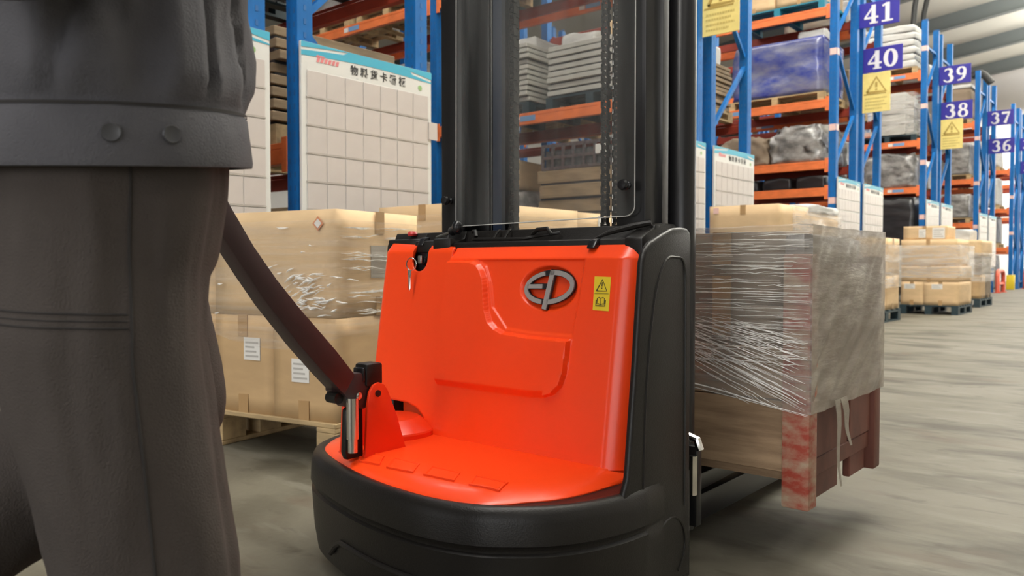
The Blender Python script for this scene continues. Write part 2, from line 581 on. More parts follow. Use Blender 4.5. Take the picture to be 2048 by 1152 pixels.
# ------------------------------------------------------------------ notice boards on the rack ends
# local frame of a board: x = along the aisle (+Y world), y = 0 at its face (+X world outwards is -y), z up
BW, BT, BB = 0.985, 1.927, 0.66
HDR = 0.145


def ln(mb, pts_top, pts_bot, d, m):
    n = len(pts_top)
    for i in range(n - 1):
        mb.prism([(pts_top[i][0], 0, pts_top[i][1]), (pts_top[i + 1][0], 0, pts_top[i + 1][1]), (pts_bot[i + 1][0], 0, pts_bot[i + 1][1]), (pts_bot[i][0], 0, pts_bot[i][1])], (0, -d, 0), m)


def header_mesh():
    mb = MB()
    w = BW
    N = 24
    xs = [w * i / N for i in range(N + 1)]
    z1 = BT - 0.002

    def up(x):   # lower edge of the upper teal field
        t = x / w
        return BT - 0.034 + 0.033 * math.sin(min(1, t * 1.9) * math.pi * 0.5) if t < 0.55 else BT - 0.002 - 0.045 * ((t - 0.55) / 0.45) ** 1.4

    def lo1(x):
        t = x / w
        return min(up(x) - 0.016, BT - 0.001)

    def lo2(x):
        t = x / w
        return BT - 0.078 + 0.024 * math.sin(min(1, t * 1.6) * math.pi * 0.5) - 0.028 * t ** 2 + 0.012 * t
    ln(mb, [(x, z1) for x in xs], [(x, min(up(x), z1 - 0.0005)) for x in xs], 0.0012, 0)
    ln(mb, [(x, lo1(x) if x / w < 0.3 or x / w > 0.8 else z1) for x in xs], [(x, lo2(x)) for x in xs], 0.0008, 0)
    return mb.mesh('header_stripe', TEAL, smooth=0)


HEADER = header_mesh()
CARD_M = MB().box(0.0015, 0.130, -0.003, 0, 0.004, 0.146).mesh('card_pocket', CARD, 0.0015, 1, smooth=0)
RAILM = MB().box(0.0, BW - 0.06, -0.005, 0, -0.003, 0.003).mesh('pocket_rail', mat('pocket_rail_grey', (0.42, 0.39, 0.36), 0.5), smooth=0)
CJK = text_mesh('\u7269 \u6599 \u8d27 \u5361 \u770b \u677f', 0.058, 0.0012, 0.0006)
CJK.materials.append(INK)


def board(y0, label, detail=2):
    rt = empty('notice_board', (XF + 0.012, y0, 0), R(90), label, 'board', 'card boards on the rack ends')
    MB().box(0, BW, -0.022, 0.0, BB, BT).build('panel', BOARDW, rt, (0, 0.0, 0), 0.003, 1, local=True)
    F = -0.0225
    h = link('header_stripe', HEADER, rt, (0, F, 0), True)
    t = link('title_lettering', CJK, rt, (0.55, F - 0.0006, BT - 0.103), True)
    t.rotation_euler = (R(90), 0, 0)
    mb = MB()
    for k in range(6):   # slanted red script mark at the left of the title
        x = 0.10 + k * 0.026
        mb.prism([(x, 0, BT - 0.10), (x + 0.018, 0, BT - 0.098), (x + 0.026, 0, BT - 0.072), (x + 0.008, 0, BT - 0.074)], (0, -0.0014, 0))
    mb.prism([(0.095, 0, BT - 0.072), (0.16, 0, BT - 0.070), (0.15, 0, BT - 0.062), (0.105, 0, BT - 0.060)], (0, -0.0014, 0))
    mb.build('red_mark', REDP, rt, (0, F, 0), smooth=0, local=True)['kind'] = 'stuff'
    mb = MB().lathe([(0.0, 0), (0.016, 0), (0.016, 0.0014), (0, 0.0014)], (0.885, 0, BT - 0.112), (0, -1, 0), 14)
    mb.build('green_mark', GREENP, rt, (0, F, 0), smooth=0, local=True)
    rows = 7
    zt = BT - HDR
    if detail:
        for r in range(rows):
            z = zt - 0.155 * (r + 1)
            link('pocket_rail', RAILM, rt, (0.03, F, z), True)
            if z < 0.75:
                continue
            for c in range(7):
                k = link('card_pocket', CARD_M, rt, (0.034 + c * 0.1315, F, z), True)
    else:
        mb = MB()
        for r in range(rows):
            z = zt - 0.155 * (r + 1)
            for c in range(7):
                mb.box(0.038 + c * 0.1315, 0.162 + c * 0.1315, -0.004, 0, z + 0.006, z + 0.142)
        o = mb.build('card_pockets', CARD, rt, (0, F, 0), smooth=0, local=True)
        o['kind'] = 'stuff'
    return rt


board(1.44, 'white card board at far left, partly hidden behind the grey jacket')
bd = board(2.62, 'large white card board with teal header left of the black mast')
MB().box(0.955, 1.03, -0.03, -0.023, 1.50, 1.61).build('paper_slip', CARD, bd, smooth=0, local=True)['label'] = 'paper slip sticking out past the right edge'
board(6.45, 'white card board right beside the mast, under the large yellow sign, nearer of that pair')
board(7.63, 'white card board right of the first blue post past the mast, above the tan carton')
board(11.45, 'white card board just right of the post below number sign forty-one, nearer of its pair', 0)
board(12.63, 'white card board below number sign forty and the yellow sign, farther of its pair', 0)
board(16.45, 'small far card board below number sign thirty-eight, nearer of its pair', 0)
board(17.63, 'small far card board behind the stacked cartons, farther of its pair below number sign thirty-eight', 0)
board(21.45, 'tiny card board at the end of the row below number sign thirty-six', 0)
board(22.63, 'tiny card board farthest away, beside the orange guard rail', 0)


# ------------------------------------------------------------------ number signs and yellow warning signs
def ribbon(mb, pts, w, y0, y1, m=0, closed=False, to3=None):
    """A flat stroke along 2D points (x, z), of width w (or one width per point), from depth y0 to y1."""
    n = len(pts)
    ws = w if isinstance(w, (list, tuple)) else [w] * n
    L, Rr = [], []
    for i in range(n):
        if closed:
            a, b = Vector(pts[(i - 1) % n]), Vector(pts[(i + 1) % n])
        else:
            a, b = Vector(pts[max(i - 1, 0)]), Vector(pts[min(i + 1, n - 1)])
        d = (b - a).normalized()
        nn = Vector((-d.y, d.x)) * ws[i] / 2
        p = Vector(pts[i])
        L.append(p + nn)
        Rr.append(p - nn)
    f = to3 or (lambda x, z, y: (x, y, z))
    rings = [[f(L[i].x, L[i].y, y0), f(Rr[i].x, Rr[i].y, y0), f(Rr[i].x, Rr[i].y, y1), f(L[i].x, L[i].y, y1)] for i in range(n)]
    if closed:
        rings.append(rings[0])
    mb.loft(rings, m, not closed)


def digit(ch):
    """Fat serif numeral in a unit-high box: list of (points, widths, closed)."""
    C_, S_ = lambda a: math.cos(R(a)), lambda a: math.sin(R(a))

    def arc(cx, cz, rx, rz, a0, a1, base, thick, closed=False, side=0):
        n = 24
        an = [a0 + (a1 - a0) * i / (n if closed else n - 1) for i in range(n)]
        wd = [base + thick * (abs(C_(a)) if side == 0 else max(0, side * C_(a))) for a in an]
        return ([(cx + rx * C_(a), cz + rz * S_(a)) for a in an], wd, closed)
    ln_ = lambda x0, z0, x1, z1, w0, w1=None: ([(x0, z0), (x1, z1)], [w0, w1 or w0], False)
    if ch == '0':
        return [arc(0.37, 0.5, 0.25, 0.44, 0, 360, 0.09, 0.13, True)]
    if ch == '1':
        return [ln_(0.38, 0.0, 0.38, 1.0, 0.22), ln_(0.10, 0.045, 0.66, 0.045, 0.09), ln_(0.38, 0.95, 0.12, 0.86, 0.10)]
    if ch == '3':
        return [arc(0.33, 0.74, 0.22, 0.21, 160, -85, 0.09, 0.12, False, 1), arc(0.33, 0.28, 0.26, 0.24, 85, -160, 0.09, 0.14, False, 1)]
    if ch == '4':
        return [ln_(0.50, 0.96, 0.06, 0.36, 0.09), ln_(0.02, 0.33, 0.74, 0.33, 0.11), ln_(0.50, 1.0, 0.50, 0.0, 0.22), ln_(0.30, 0.04, 0.72, 0.04, 0.08)]
    if ch == '5':
        return [ln_(0.12, 0.92, 0.62, 0.92, 0.16), ln_(0.16, 0.95, 0.15, 0.5, 0.09), arc(0.33, 0.31, 0.25, 0.27, 140, -155, 0.09, 0.13, False, 1)]
    six = [arc(0.37, 0.29, 0.22, 0.25, 0, 360, 0.08, 0.10, True), ([(0.62, 0.94), (0.40, 0.91), (0.23, 0.74), (0.16, 0.5), (0.15, 0.28)], [0.08, 0.12, 0.18, 0.2, 0.18], False)]
    if ch == '6':
        return six
    if ch == '9':
        return [([(0.74 - x, 1 - z) for x, z in p_], w_, c_) for p_, w_, c_ in six]
    if ch == '7':
        return [ln_(0.06, 0.90, 0.68, 0.90, 0.20), ln_(0.62, 0.88, 0.30, 0.0, 0.10, 0.24)]
    return [arc(0.37, 0.74, 0.19, 0.20, 0, 360, 0.07, 0.10, True), arc(0.37, 0.27, 0.24, 0.24, 0, 360, 0.07, 0.12, True)]


def number_sign(num, y, z, lab):
    rt = empty('number_sign', (XF + 0.0, y - 0.015, z), 0, lab, 'sign', 'blue row number signs')
    MB().box(0.0, 0.55, 0, 0.015, -0.18, 0.18).build('plate', NAVY, rt, bevel=0.004, seg=1, local=True)
    for i, ch in enumerate(num):
        mb = MB()
        h = 0.27
        x0 = 0.065 + 0.222 * i
        for si, (pts, ws, closed) in enumerate(digit(ch)):
            ribbon(mb, [(x0 + px * h, (pz - 0.5) * h) for px, pz in pts], [w * h for w in ws], -0.004 - 0.0006 * si, 0.0, 0, closed)
        mb.build('digit', SIGNW, rt, smooth=0, local=True)
    MB().box(0.001, 0.03, 0.015, 0.03, -0.03, 0.03).build('bracket', BLKM, rt, smooth=0, local=True)


for num, y, z, lab in (('41', 12.42, 4.36, 'highest blue number sign in view, reading forty-one'), ('40', 12.62, 3.74, 'blue number sign reading forty, just above the middle yellow sign'), ('39', 17.42, 4.38, 'blue number sign reading thirty-nine, beside the white topped carton'), ('38', 17.62, 3.72, 'blue number sign reading thirty-eight, just above the small yellow sign'), ('37', 22.42, 4.25, 'blue number sign reading thirty-seven against the white end wall'), ('36', 22.62, 3.60, 'blue number sign reading thirty-six, below another one on the far rack'), ('35', 27.42, 4.20, 'upper blue number sign cut off at the right frame edge'), ('34', 27.62, 3.55, 'lower blue number sign cut off at the right frame edge')):
    number_sign(num, y, z, lab)


def tri_icon(mb, cx, cz, w, h, sw, y0, y1, to3=None):
    ribbon(mb, [(cx - w / 2, cz - h / 2), (cx, cz + h / 2), (cx + w / 2, cz - h / 2), (cx - w / 2, cz - h / 2)], sw, y0, y1, 0, False, to3)


def yellow_sign(y, z, label):
    rt = empty('warning_sign', (XF + 0.0, y - 0.012, z), 0, label, 'sign', 'yellow warning signs')
    MB().box(0.0, 0.39, 0, 0.012, -0.29, 0.29).build('plate', YSIGN, rt, bevel=0.003, seg=1, local=True)
    mb = MB()
    tri_icon(mb, 0.195, 0.115, 0.27, 0.22, 0.035, -0.003, 0)
    ribbon(mb, [(0.195, 0.15), (0.195, 0.075)], 0.03, -0.003, 0)
    ribbon(mb, [(0.195, 0.055), (0.195, 0.03)], 0.03, -0.003, 0)
    ribbon(mb, [(0.02, -0.022), (0.33, -0.022)], 0.016, -0.003, 0)
    mb.build('warning_triangle', YINK, rt, smooth=0, local=True)
    mb = MB()
    for i, (a, b) in enumerate(((0.04, 0.34), (0.04, 0.31), (0.04, 0.34), (0.04, 0.28))):
        zz = -0.085 - 0.05 * i
        x = a
        rnd = random.Random(i)
        while x < b:
            l = rnd.uniform(0.012, 0.03)
            ribbon(mb, [(x, zz), (min(x + l, b), zz)], 0.02, -0.002, 0)
            x += l + 0.007
    mb.build('printed_lines', mat('pale_ochre_print', (0.55, 0.42, 0.12), 0.5), rt, smooth=0, local=True)['kind'] = 'stuff'


yellow_sign(7.42, 3.27, 'large yellow warning sign with triangle at top, right of the mast')
yellow_sign(12.61, 3.26, 'yellow warning sign right under number sign forty')
yellow_sign(17.61, 3.27, 'small yellow warning sign right under number sign thirty-eight')


# ------------------------------------------------------------------ goods: pallets, cartons, wrapped loads
def pallet(loc, w, d, rz, m, label, h=0.14, detail=True, group='pallets under the goods'):
    rt = empty('pallet', loc, rz, label, 'pallet', group)
    t = 0.018

    def deck(z0, z1, n, wid, name):
        for i in range(n):
            y = -d / 2 + (d - wid) * i / max(n - 1, 1)
            yield ('%s' % name, (-w / 2, w / 2, y, y + wid, z0, z1))
    items = list(deck(h - t, h, 6 if d > 0.6 else 4, 0.105, 'board'))
    for i in range(3):
        x = -w / 2 + (w - 0.09) * i / 2
        items.append(('bearer', (x, x + 0.09, -d / 2, d / 2, h - 2 * t, h - t)))
        items.append(('bottom_board', (x, x + 0.09, -d / 2, d / 2, 0, t)))
        for j in range(3):
            y = -d / 2 + (d - 0.12) * j / 2
            items.append(('block', (x, x + 0.09, y, y + 0.12, t, h - 2 * t)))
    if detail:
        for nme, b in items:
            MB().box(*b).build(nme, m, rt, bevel=0.003, seg=1, local=True)
    else:
        mb = MB()
        for nme, b in items:
            mb.box(*b)
        mb.build('deck', m, rt, smooth=0, local=True)
    return rt


def carton(loc, w, d, h, rz, label, m=None, tape=True, sticker=(), bulge=0.004, group=None, openflap=False, g=0.002):
    m = m or CARTON
    rnd = random.Random(repr(loc))
    w -= 2 * g
    d -= 2 * g
    mb = MB()
    n = 6

    def sidegrid(p, u, v, nrm):
        def f(a, b):
            k = 16 * a * (1 - a) * b * (1 - b)
            q = Vector(p) + Vector(u) * a + Vector(v) * b + Vector(nrm) * k * bulge * rnd.uniform(0.8, 1.2)
            return q
        mb.grid(f, n, n)
    X, Y = w / 2, d / 2
    sidegrid((-X, -Y, 0), (w, 0, 0), (0, 0, h), (0, -1, 0))
    sidegrid((X, Y, 0), (-w, 0, 0), (0, 0, h), (0, 1, 0))
    sidegrid((X, -Y, 0), (0, d, 0), (0, 0, h), (1, 0, 0))
    sidegrid((-X, Y, 0), (0, -d, 0), (0, 0, h), (-1, 0, 0))
    sidegrid((-X, -Y, h), (w, 0, 0), (0, d, 0), (0, 0, 0.15))
    sidegrid((-X, Y, 0), (w, 0, 0), (0, -d, 0), (0, 0, 0))
    me = mb.mesh('carton', m, 0, smooth=35)
    bm = bmesh.new()
    bm.from_mesh(me)
    bmesh.ops.remove_doubles(bm, verts=bm.verts, dist=0.0004)
    bmesh.ops.recalc_face_normals(bm, faces=bm.faces)
    bm.to_mesh(me)
    bm.free()
    o = link('carton', me)
    o.location, o.rotation_euler = loc, (0, 0, rz)
    tag(o, label, 'carton', group)
    if tape:
        e = bulge + 0.0025
        if w >= d:
            strips = [(-X - 0.001, X + 0.001, -0.025, 0.025, h + 0.001, h + 0.002), (X + e - 0.003, X + e - 0.001, -0.025, 0.025, h - 0.08, h + 0.002), (X + e - 0.003, X + e - 0.001, -0.025, 0.025, 0.0, 0.07)]
        else:
            strips = [(-0.025, 0.025, -Y - 0.001, Y + 0.001, h + 0.001, h + 0.002), (-0.025, 0.025, -Y - e + 0.001, -Y - e + 0.003, h - 0.08, h + 0.002), (-0.025, 0.025, -Y - e + 0.001, -Y - e + 0.003, 0.0, 0.07)]
        for st in strips:
            MB().box(*st).build('tape', TAPE, o, smooth=0, local=True)
    for face, u, v, sw, sh, mm in sticker:
        e = bulge + 0.002
        b = MB()
        if face == 'front':
            b.box(u * w - sw / 2, u * w + sw / 2, -Y - e, -Y - e + 0.0015, v * h - sh / 2, v * h + sh / 2)
            for k in range(4):
                if mm is STICKW and sw > 0.05:
                    b.box(u * w - sw * 0.4, u * w + sw * (0.4 - 0.12 * (k % 3)), -Y - e - 0.0006, -Y - e, v * h - sh * 0.36 + k * sh * 0.2, v * h - sh * 0.28 + k * sh * 0.2, 1)
        else:
            b.box(X + e - 0.0015, X + e, u * d - sw / 2, u * d + sw / 2, v * h - sh / 2, v * h + sh / 2)
        b.build('paper_label', [mm, mat('pale_print', (0.42, 0.40, 0.37), 0.6)], o, smooth=0, local=True)
    return o


def lump(name, x0, x1, y0, y1, z0, z1, m, amp, seed, label, cat='wrapped load', group=None, rnd=0.35, freq=4.0, strapped=None, rz=0.0):
    """A wrinkled soft load: a rounded box pushed in and out by noise, resting flat on z0."""
    cx, cy = (x0 + x1) / 2, (y0 + y1) / 2
    bm = bmesh.new()
    bmesh.ops.create_cube(bm, size=2.0)
    bmesh.ops.subdivide_edges(bm, edges=bm.edges, cuts=11, use_grid_fill=True)
    hx, hy, hz = (x1 - x0) / 2, (y1 - y0) / 2, (z1 - z0) / 2
    off = Vector((seed * 3.7, seed * 1.3, seed * 2.1))
    for v in bm.verts:
        c = v.co.copy()
        s = c.normalized() * 1.25
        top = max(0.0, c.z)
        k = rnd * (0.35 + 0.65 * top)
        q = c.lerp(s, k)
        p = Vector((q.x * hx, q.y * hy, (max(q.z, -1) + 1) * hz))
        w = p * freq + off
        d = noise.noise_vector(w) + 0.5 * noise.noise_vector(w * 2.3 + Vector((5, 1, 2)))
        fall = min(1.0, max(0.0, p.z / 0.05))
        p = p + Vector((d.x, d.y, d.z * (0.5 + 0.5 * top))) * amp * fall
        p.z = max(0, min(p.z, 2 * hz))
        p.x, p.y = max(-hx, min(hx, p.x)), max(-hy, min(hy, p.y))
        v.co = p
    me = bpy.data.meshes.new(name)
    bm.to_mesh(me)
    bm.free()
    me.materials.append(m)
    me.polygons.foreach_set('use_smooth', [True] * len(me.polygons))
    o = link(name, me)
    o.location = (cx, cy, z0)
    o.rotation_euler = (0, 0, rz)
    tag(o, label, cat, group)
    return o


def sheet_stack(x0, x1, y0, y1, z0, z1, n, m, label, cat='panel stack', group=None, jit=0.012, gap=0.25, name='panel_stack', part='panel'):
    rt = empty(name, ((x0 + x1) / 2, (y0 + y1) / 2, z0), 0, label, cat, group)
    h = (z1 - z0) / n
    w, d = (x1 - x0) / 2, (y1 - y0) / 2
    me = MB().box(-w, w, -d, d, 0, h * (1 - gap)).mesh(part, m, 0.004, 1)
    me2 = MB().box(-w + 0.02, w - 0.02, -d + 0.02, d - 0.02, 0, h * gap).mesh('spacer', BLACKWRAP, smooth=0)
    rnd = random.Random(n + x0)
    for k in range(n):
        link(part, me, rt, (rnd.uniform(-jit, jit), rnd.uniform(-jit, jit), k * h + h * gap), True)
        link('spacer', me2, rt, (0, 0, k * h), True)
    return rt


def film_wrap(x0, x1, y0, y1, z0, z1, m, label, seed=1, amp=0.006, rz=0, loc=(0, 0, 0), group='stretch film around goods', bottom=None, corner=0.01):
    """A loose sleeve of stretch film around a load, open above and below."""
    pts = []
    per = []
    n = 26
    for (a, b) in (((x0, y0), (x1, y0)), ((x1, y0), (x1, y1)), ((x1, y1), (x0, y1)), ((x0, y1), (x0, y0))):
        for i in range(n):
            t = i / n
            per.append((a[0] + (b[0] - a[0]) * t, a[1] + (b[1] - a[1]) * t))
    rings = []
    N = 14
    c = Vector(((x0 + x1) / 2, (y0 + y1) / 2, 0))
    for j in range(N + 1):
        ring = []
        for (x, y) in per:
            zb = bottom(x, y) if bottom else z0
            z = zb + (z1 - zb) * j / N
            o = (Vector((x, y, 0)) - c).normalized()
            k = noise.noise(Vector((x * 5 + seed * 7, y * 5, z * 14)))
            p = Vector((x, y, z)) + o * (amp * (0.6 + 0.8 * k))
            if j == 0:
                p.z += 0.012 * noise.noise(Vector((x * 12, y * 12, seed)))
            ring.append(p)
        rings.append(ring)
    o = MB().loft(rings, caps=False).build('stretch_film', m, smooth=60)
    o.location, o.rotation_euler = loc, (0, 0, rz)
    tag(o, label, 'film', group)
    return o


# --- stack A: cartons on a pallet left of the truck (turned a little)
AZ = R(10.6)
A0 = Vector((-2.275, 1.745, 0))
ex, ey = Vector((math.cos(AZ), math.sin(AZ), 0)), Vector((-math.sin(AZ), math.cos(AZ), 0))


def apos(u, v, z):
    return tuple(A0 + ex * u + ey * v + Vector((0, 0, z)))


GA = 'cartons stacked left of the truck'
pallet(apos(-0.62, 0.24, 0), 1.24, 0.50, AZ, PALWOOD, 'wooden pallet under the cartons left of the truck')
carton(apos(-0.155, 0.24, 0.14), 0.31, 0.48, 0.37, AZ, 'lower brown carton nearest the tiller arm, white label near its middle', CARTON, True, [('front', -0.05, 0.48, 0.085, 0.085, STICKW)], group=GA)
carton(apos(-0.465, 0.24, 0.14), 0.31, 0.48, 0.37, AZ, 'lower brown carton beside the trousers, white label high on its face', CARTON, True, [('front', 0.16, 0.66, 0.085, 0.085, STICKW)], group=GA)
carton(apos(-0.775, 0.24, 0.14), 0.31, 0.48, 0.37, AZ, 'lower brown carton hidden behind the trousers', CARTON, True, group=GA)
carton(apos(-0.31, 0.24, 0.512), 0.62, 0.48, 0.385, AZ, 'wide upper carton with an orange and white diamond sticker at its corner', CARTON2, True, [('side', -0.02, 0.52, 0.09, 0.12, mat('grey_print_label', (0.33, 0.29, 0.24), 0.6))], group=GA)
dm = MB().prism([(0, 0, -0.026), (0.026, 0, 0), (0, 0, 0.026), (-0.026, 0, 0)], (0, -0.001, 0), 0)
dm.prism([(0, -0.0011, -0.017), (0.017, -0.0011, 0), (0, -0.0011, 0.017), (-0.017, -0.0011, 0)], (0, -0.001, 0), 1)
ds = dm.build('diamond_sticker', [mat('orange_sticker', (0.62, 0.25, 0.12), 0.5), STICKW], None, smooth=0)
top_a = [o for o in COL.objects if o.get('label', '').startswith('wide upper carton')][0]
ds.parent = top_a
ds.location = (0.232, -0.2455, 0.335)
carton(apos(-0.775, 0.24, 0.512), 0.31, 0.48, 0.385, AZ, 'upper carton behind the grey jacket hem', CARTON2, True, group=GA)
carton(apos(-1.085, 0.24, 0.14), 0.31, 0.48, 0.37, AZ, 'lower brown carton at the far left end of the pallet behind the person', CARTON, True, group=GA)
carton(apos(-1.085, 0.24, 0.512), 0.31, 0.48, 0.385, AZ, 'upper brown carton at the far left end of the pallet behind the person', CARTON2, True, group=GA)
film_wrap(-1.255, 0.006, -0.008, 0.488, 0.44, 0.86, FILM_STACK, 'crinkled clear film around the cartons left of the truck', 3, 0.007, AZ, tuple(A0), bottom=lambda x, y: 0.44 + 0.05 * math.sin(x * 5))
# gathered glossy ropes of the film
mb = MB()
rnd = random.Random(11)
for i in range(90):
    u = rnd.gauss(-0.11, 0.06) if i < 70 else rnd.uniform(-0.6, 0)
    z = 0.60 + rnd.uniform(-0.06, 0.07)
    if i >= 70:
        z = rnd.uniform(0.50, 0.84)
    L = rnd.uniform(0.02, 0.07)
    th = rnd.uniform(-0.25, 0.5)
    pts = [apos(u + (t - 0.5) * L, -0.016 - 0.004 * math.sin(t * 3.1), z + (t - 0.5) * L * th + 0.002 * math.sin(5 * t + i)) for t in (0, 0.33, 0.66, 1)]
    mb.tube(pts, [0.0005, rnd.uniform(0.001, 0.0045), rnd.uniform(0.001, 0.0045), 0.0005], 5)
for i in range(60):
    z = rnd.choice([0.835, 0.80, 0.735, 0.72, 0.69, 0.60, 0.585, 0.56, 0.53]) + rnd.uniform(-0.006, 0.006)
    v = rnd.uniform(0.0, 0.3)
    L = rnd.uniform(0.08, 0.2)
    pts = [apos(0.014, v + t * L, z + 0.01 * t * rnd.uniform(-1, 1)) for t in (0, 0.33, 0.66, 1)]
    mb.tube(pts, [0.0005, rnd.uniform(0.0012, 0.003), rnd.uniform(0.0012, 0.003), 0.0005], 4)
o = mb.build('film_gathers', FOLD, [q for q in COL.objects if q.get('label', '').startswith('crinkled clear film')][0])
o['kind'] = 'stuff'

# --- stack B: big cartons behind the truck, seen over the cover and through the mast
GB = 'large cartons behind the mast'
pallet((-2.93, 3.62, 0), 0.66, 1.72, 0, PALWOOD, 'wooden pallet hidden behind the truck under the large tan cartons', detail=False)
carton((-2.93, 3.22, 0.14), 0.66, 0.88, 0.43, 0, 'lower large carton behind the truck, nearer the left stack', CARTON, True, group=GB)
carton((-2.93, 4.07, 0.14), 0.66, 0.82, 0.43, 0, 'lower large carton behind the truck, farther of the two', CARTON, True, group=GB)
carton((-2.93, 3.22, 0.571), 0.66, 0.88, 0.43, 0, 'large tan carton seen low through the left of the clear guard', CARTON2, True, group=GB)
carton((-2.93, 4.07, 0.571), 0.66, 0.82, 0.425, 0, 'large tan carton seen low through the right of the clear guard', CARTON2, True, [('side', -0.2, 0.9, 0.1, 0.06, STICKW)], group=GB)
film_wrap(-3.27, -2.592, 2.772, 4.49, 0.5, 0.95, FILM_STACK, 'clear film around the large tan cartons behind the mast', 5, 0.008)

# --- stack C: behind the wrapped crate
GC = 'cartons behind the wrapped crate'
pallet((-2.9, 7.25, 0), 0.66, 1.55, 0, PALWOOD, 'wooden pallet hidden behind the wrapped crate', detail=False)
carton((-2.9, 6.88, 0.14), 0.62, 0.74, 0.52, 0, 'lower carton hidden behind the wrapped crate, nearer one', CARTON, True, group=GC)
carton((-2.9, 7.63, 0.14), 0.62, 0.74, 0.52, 0, 'lower carton hidden behind the wrapped crate, farther one', CARTON, True, group=GC)
carton((-2.9, 6.88, 0.661), 0.62, 0.74, 0.55, 0, 'tan carton peeking over the wrapped crate, small pink sticker at its corner', CARTON2, True, [('front', -0.40, 0.93, 0.05, 0.05, STICKP)], group=GC)
carton((-2.9, 7.63, 0.661), 0.62, 0.74, 0.52, 0, 'film covered carton peeking over the wrapped crate, behind the tan one', CARTON2, True, group=GC)
film_wrap(-3.24, -2.575, 6.84, 8.02, 0.7, 1.2, FILM_FAR, 'shiny film around the carton peeking over the crate', 8, 0.02)
lump('film_bunch', -2.86, -2.58, 7.2, 8.0, 1.184, 1.25, WHITEBAG, 0.02, 3, 'white bunched plastic lying on the carton over the crate', 'film', rnd=0.3)

# --- stack D: just right of the wrapped crate
GD = 'cartons just right of the wrapped crate'
pallet((-3.10, 10.4, 0), 0.66, 1.2, 0, PALDARK, 'dark blue plastic pallet just past the wrapped crate', h=0.15, detail=False)
carton((-3.10, 10.1, 0.15), 0.62, 0.58, 0.42, 0, 'lower carton right behind the crate edge', CARTON2, True, group=GD)
carton((-3.10, 10.7, 0.15), 0.62, 0.58, 0.42, 0, 'lower carton of the stack past the crate, farther one', CARTON2, True, group=GD)
carton((-3.10, 10.1, 0.571), 0.62, 0.58, 0.46, 0, 'upper carton right behind the crate edge', CARTON2, True, group=GD)
carton((-3.10, 10.7, 0.571), 0.62, 0.58, 0.46, 0, 'upper film wrapped carton past the crate', CARTON2, True, group=GD)
film_wrap(-3.43, -2.775, 9.79, 11.01, 0.42, 0.95, FILM_FAR, 'milky film around the stack just past the crate', 9, 0.012)

# --- stack E
GE = 'cartons stacked in the middle of the aisle edge'
pallet((-2.78, 12.95, 0), 0.76, 0.95, 0, PALDARK, 'dark plastic pallet under the small carton on carton stack', h=0.13, detail=False)
for i, (x0, x1) in enumerate(((-3.15, -2.85), (-2.85, -2.41))):
    carton(((x0 + x1) / 2, 12.95, 0.13), x1 - x0, 0.92, 0.33, 0, ('narrow bottom carton of the aisle stack, small white label', 'wide bottom carton of the aisle stack, at its corner')[i], CARTON2, True, [('front', -0.1, 0.8, 0.14, 0.07, STICKW)], group=GE)
carton((-2.78, 12.95, 0.462), 0.74, 0.92, 0.22, 0, 'flat film wrapped carton in the middle of the aisle stack', CARTON2, True, group=GE)
carton((-2.80, 12.95, 0.684), 0.72, 0.88, 0.38, 0, 'big carton under the topmost box of the aisle stack', CARTON2, True, group=GE)
carton((-2.86, 12.85, 1.066), 0.56, 0.6, 0.19, 0, 'topmost carton of the aisle stack, with two white papers', CARTON2, True, [('front', -0.05, 0.45, 0.09, 0.12, STICKW), ('front', 0.33, 0.45, 0.16, 0.15, STICKW)], group=GE)
film_wrap(-3.17, -2.39, 12.47, 13.43, 0.52, 0.98, FILM_FAR, 'shiny film around the aisle carton stack', 12, 0.014)

# --- stack F
GF = 'cartons behind the aisle stack'
pallet((-2.92, 15.55, 0), 0.70, 1.1, 0, PALDARK, 'dark plastic pallet under the farthest carton stack', h=0.14, detail=False)
carton((-2.92, 15.3, 0.14), 0.66, 0.52, 0.40, 0, 'bottom carton of the farthest stack, nearer one', CARTON, True, group=GF)
carton((-2.92, 15.83, 0.14), 0.66, 0.52, 0.40, 0, 'bottom carton of the farthest stack, farther one', CARTON3, True, group=GF)
carton((-2.92, 15.55, 0.541), 0.66, 1.04, 0.30, 0, 'middle wrapped carton of the farthest stack', CARTON3, True, group=GF)
carton((-2.92, 15.55, 0.842), 0.68, 1.06, 0.27, 0, 'top carton of the farthest stack', CARTON2, True, group=GF)
film_wrap(-3.27, -2.555, 15.0, 16.1, 0.42, 0.9, FILM_FAR, 'clear film around the farthest carton stack', 14, 0.014)
lump('sack', -3.24, -2.75, 15.1, 15.7, 1.113, 1.30, WHITEBAG, 0.02, 9, 'white sack lying on the farthest carton stack', 'sack', rnd=0.25)


# --- goods on the racks
def lv(key, i):
    y0, l = RACK_LEVELS[key]
    return y0 + 0.03, y0 + 0.95, l[i]


def rack_pallet(key, i, x0, x1, label, m=PALWOOD):
    ya, yb, z = lv(key, i)
    pallet(((x0 + x1) / 2, (ya + yb) / 2, z + 0.001), x1 - x0, yb - ya, 0, m, label, h=0.12, detail=False, group='pallets on the racks')
    return ya, yb, z + 0.122


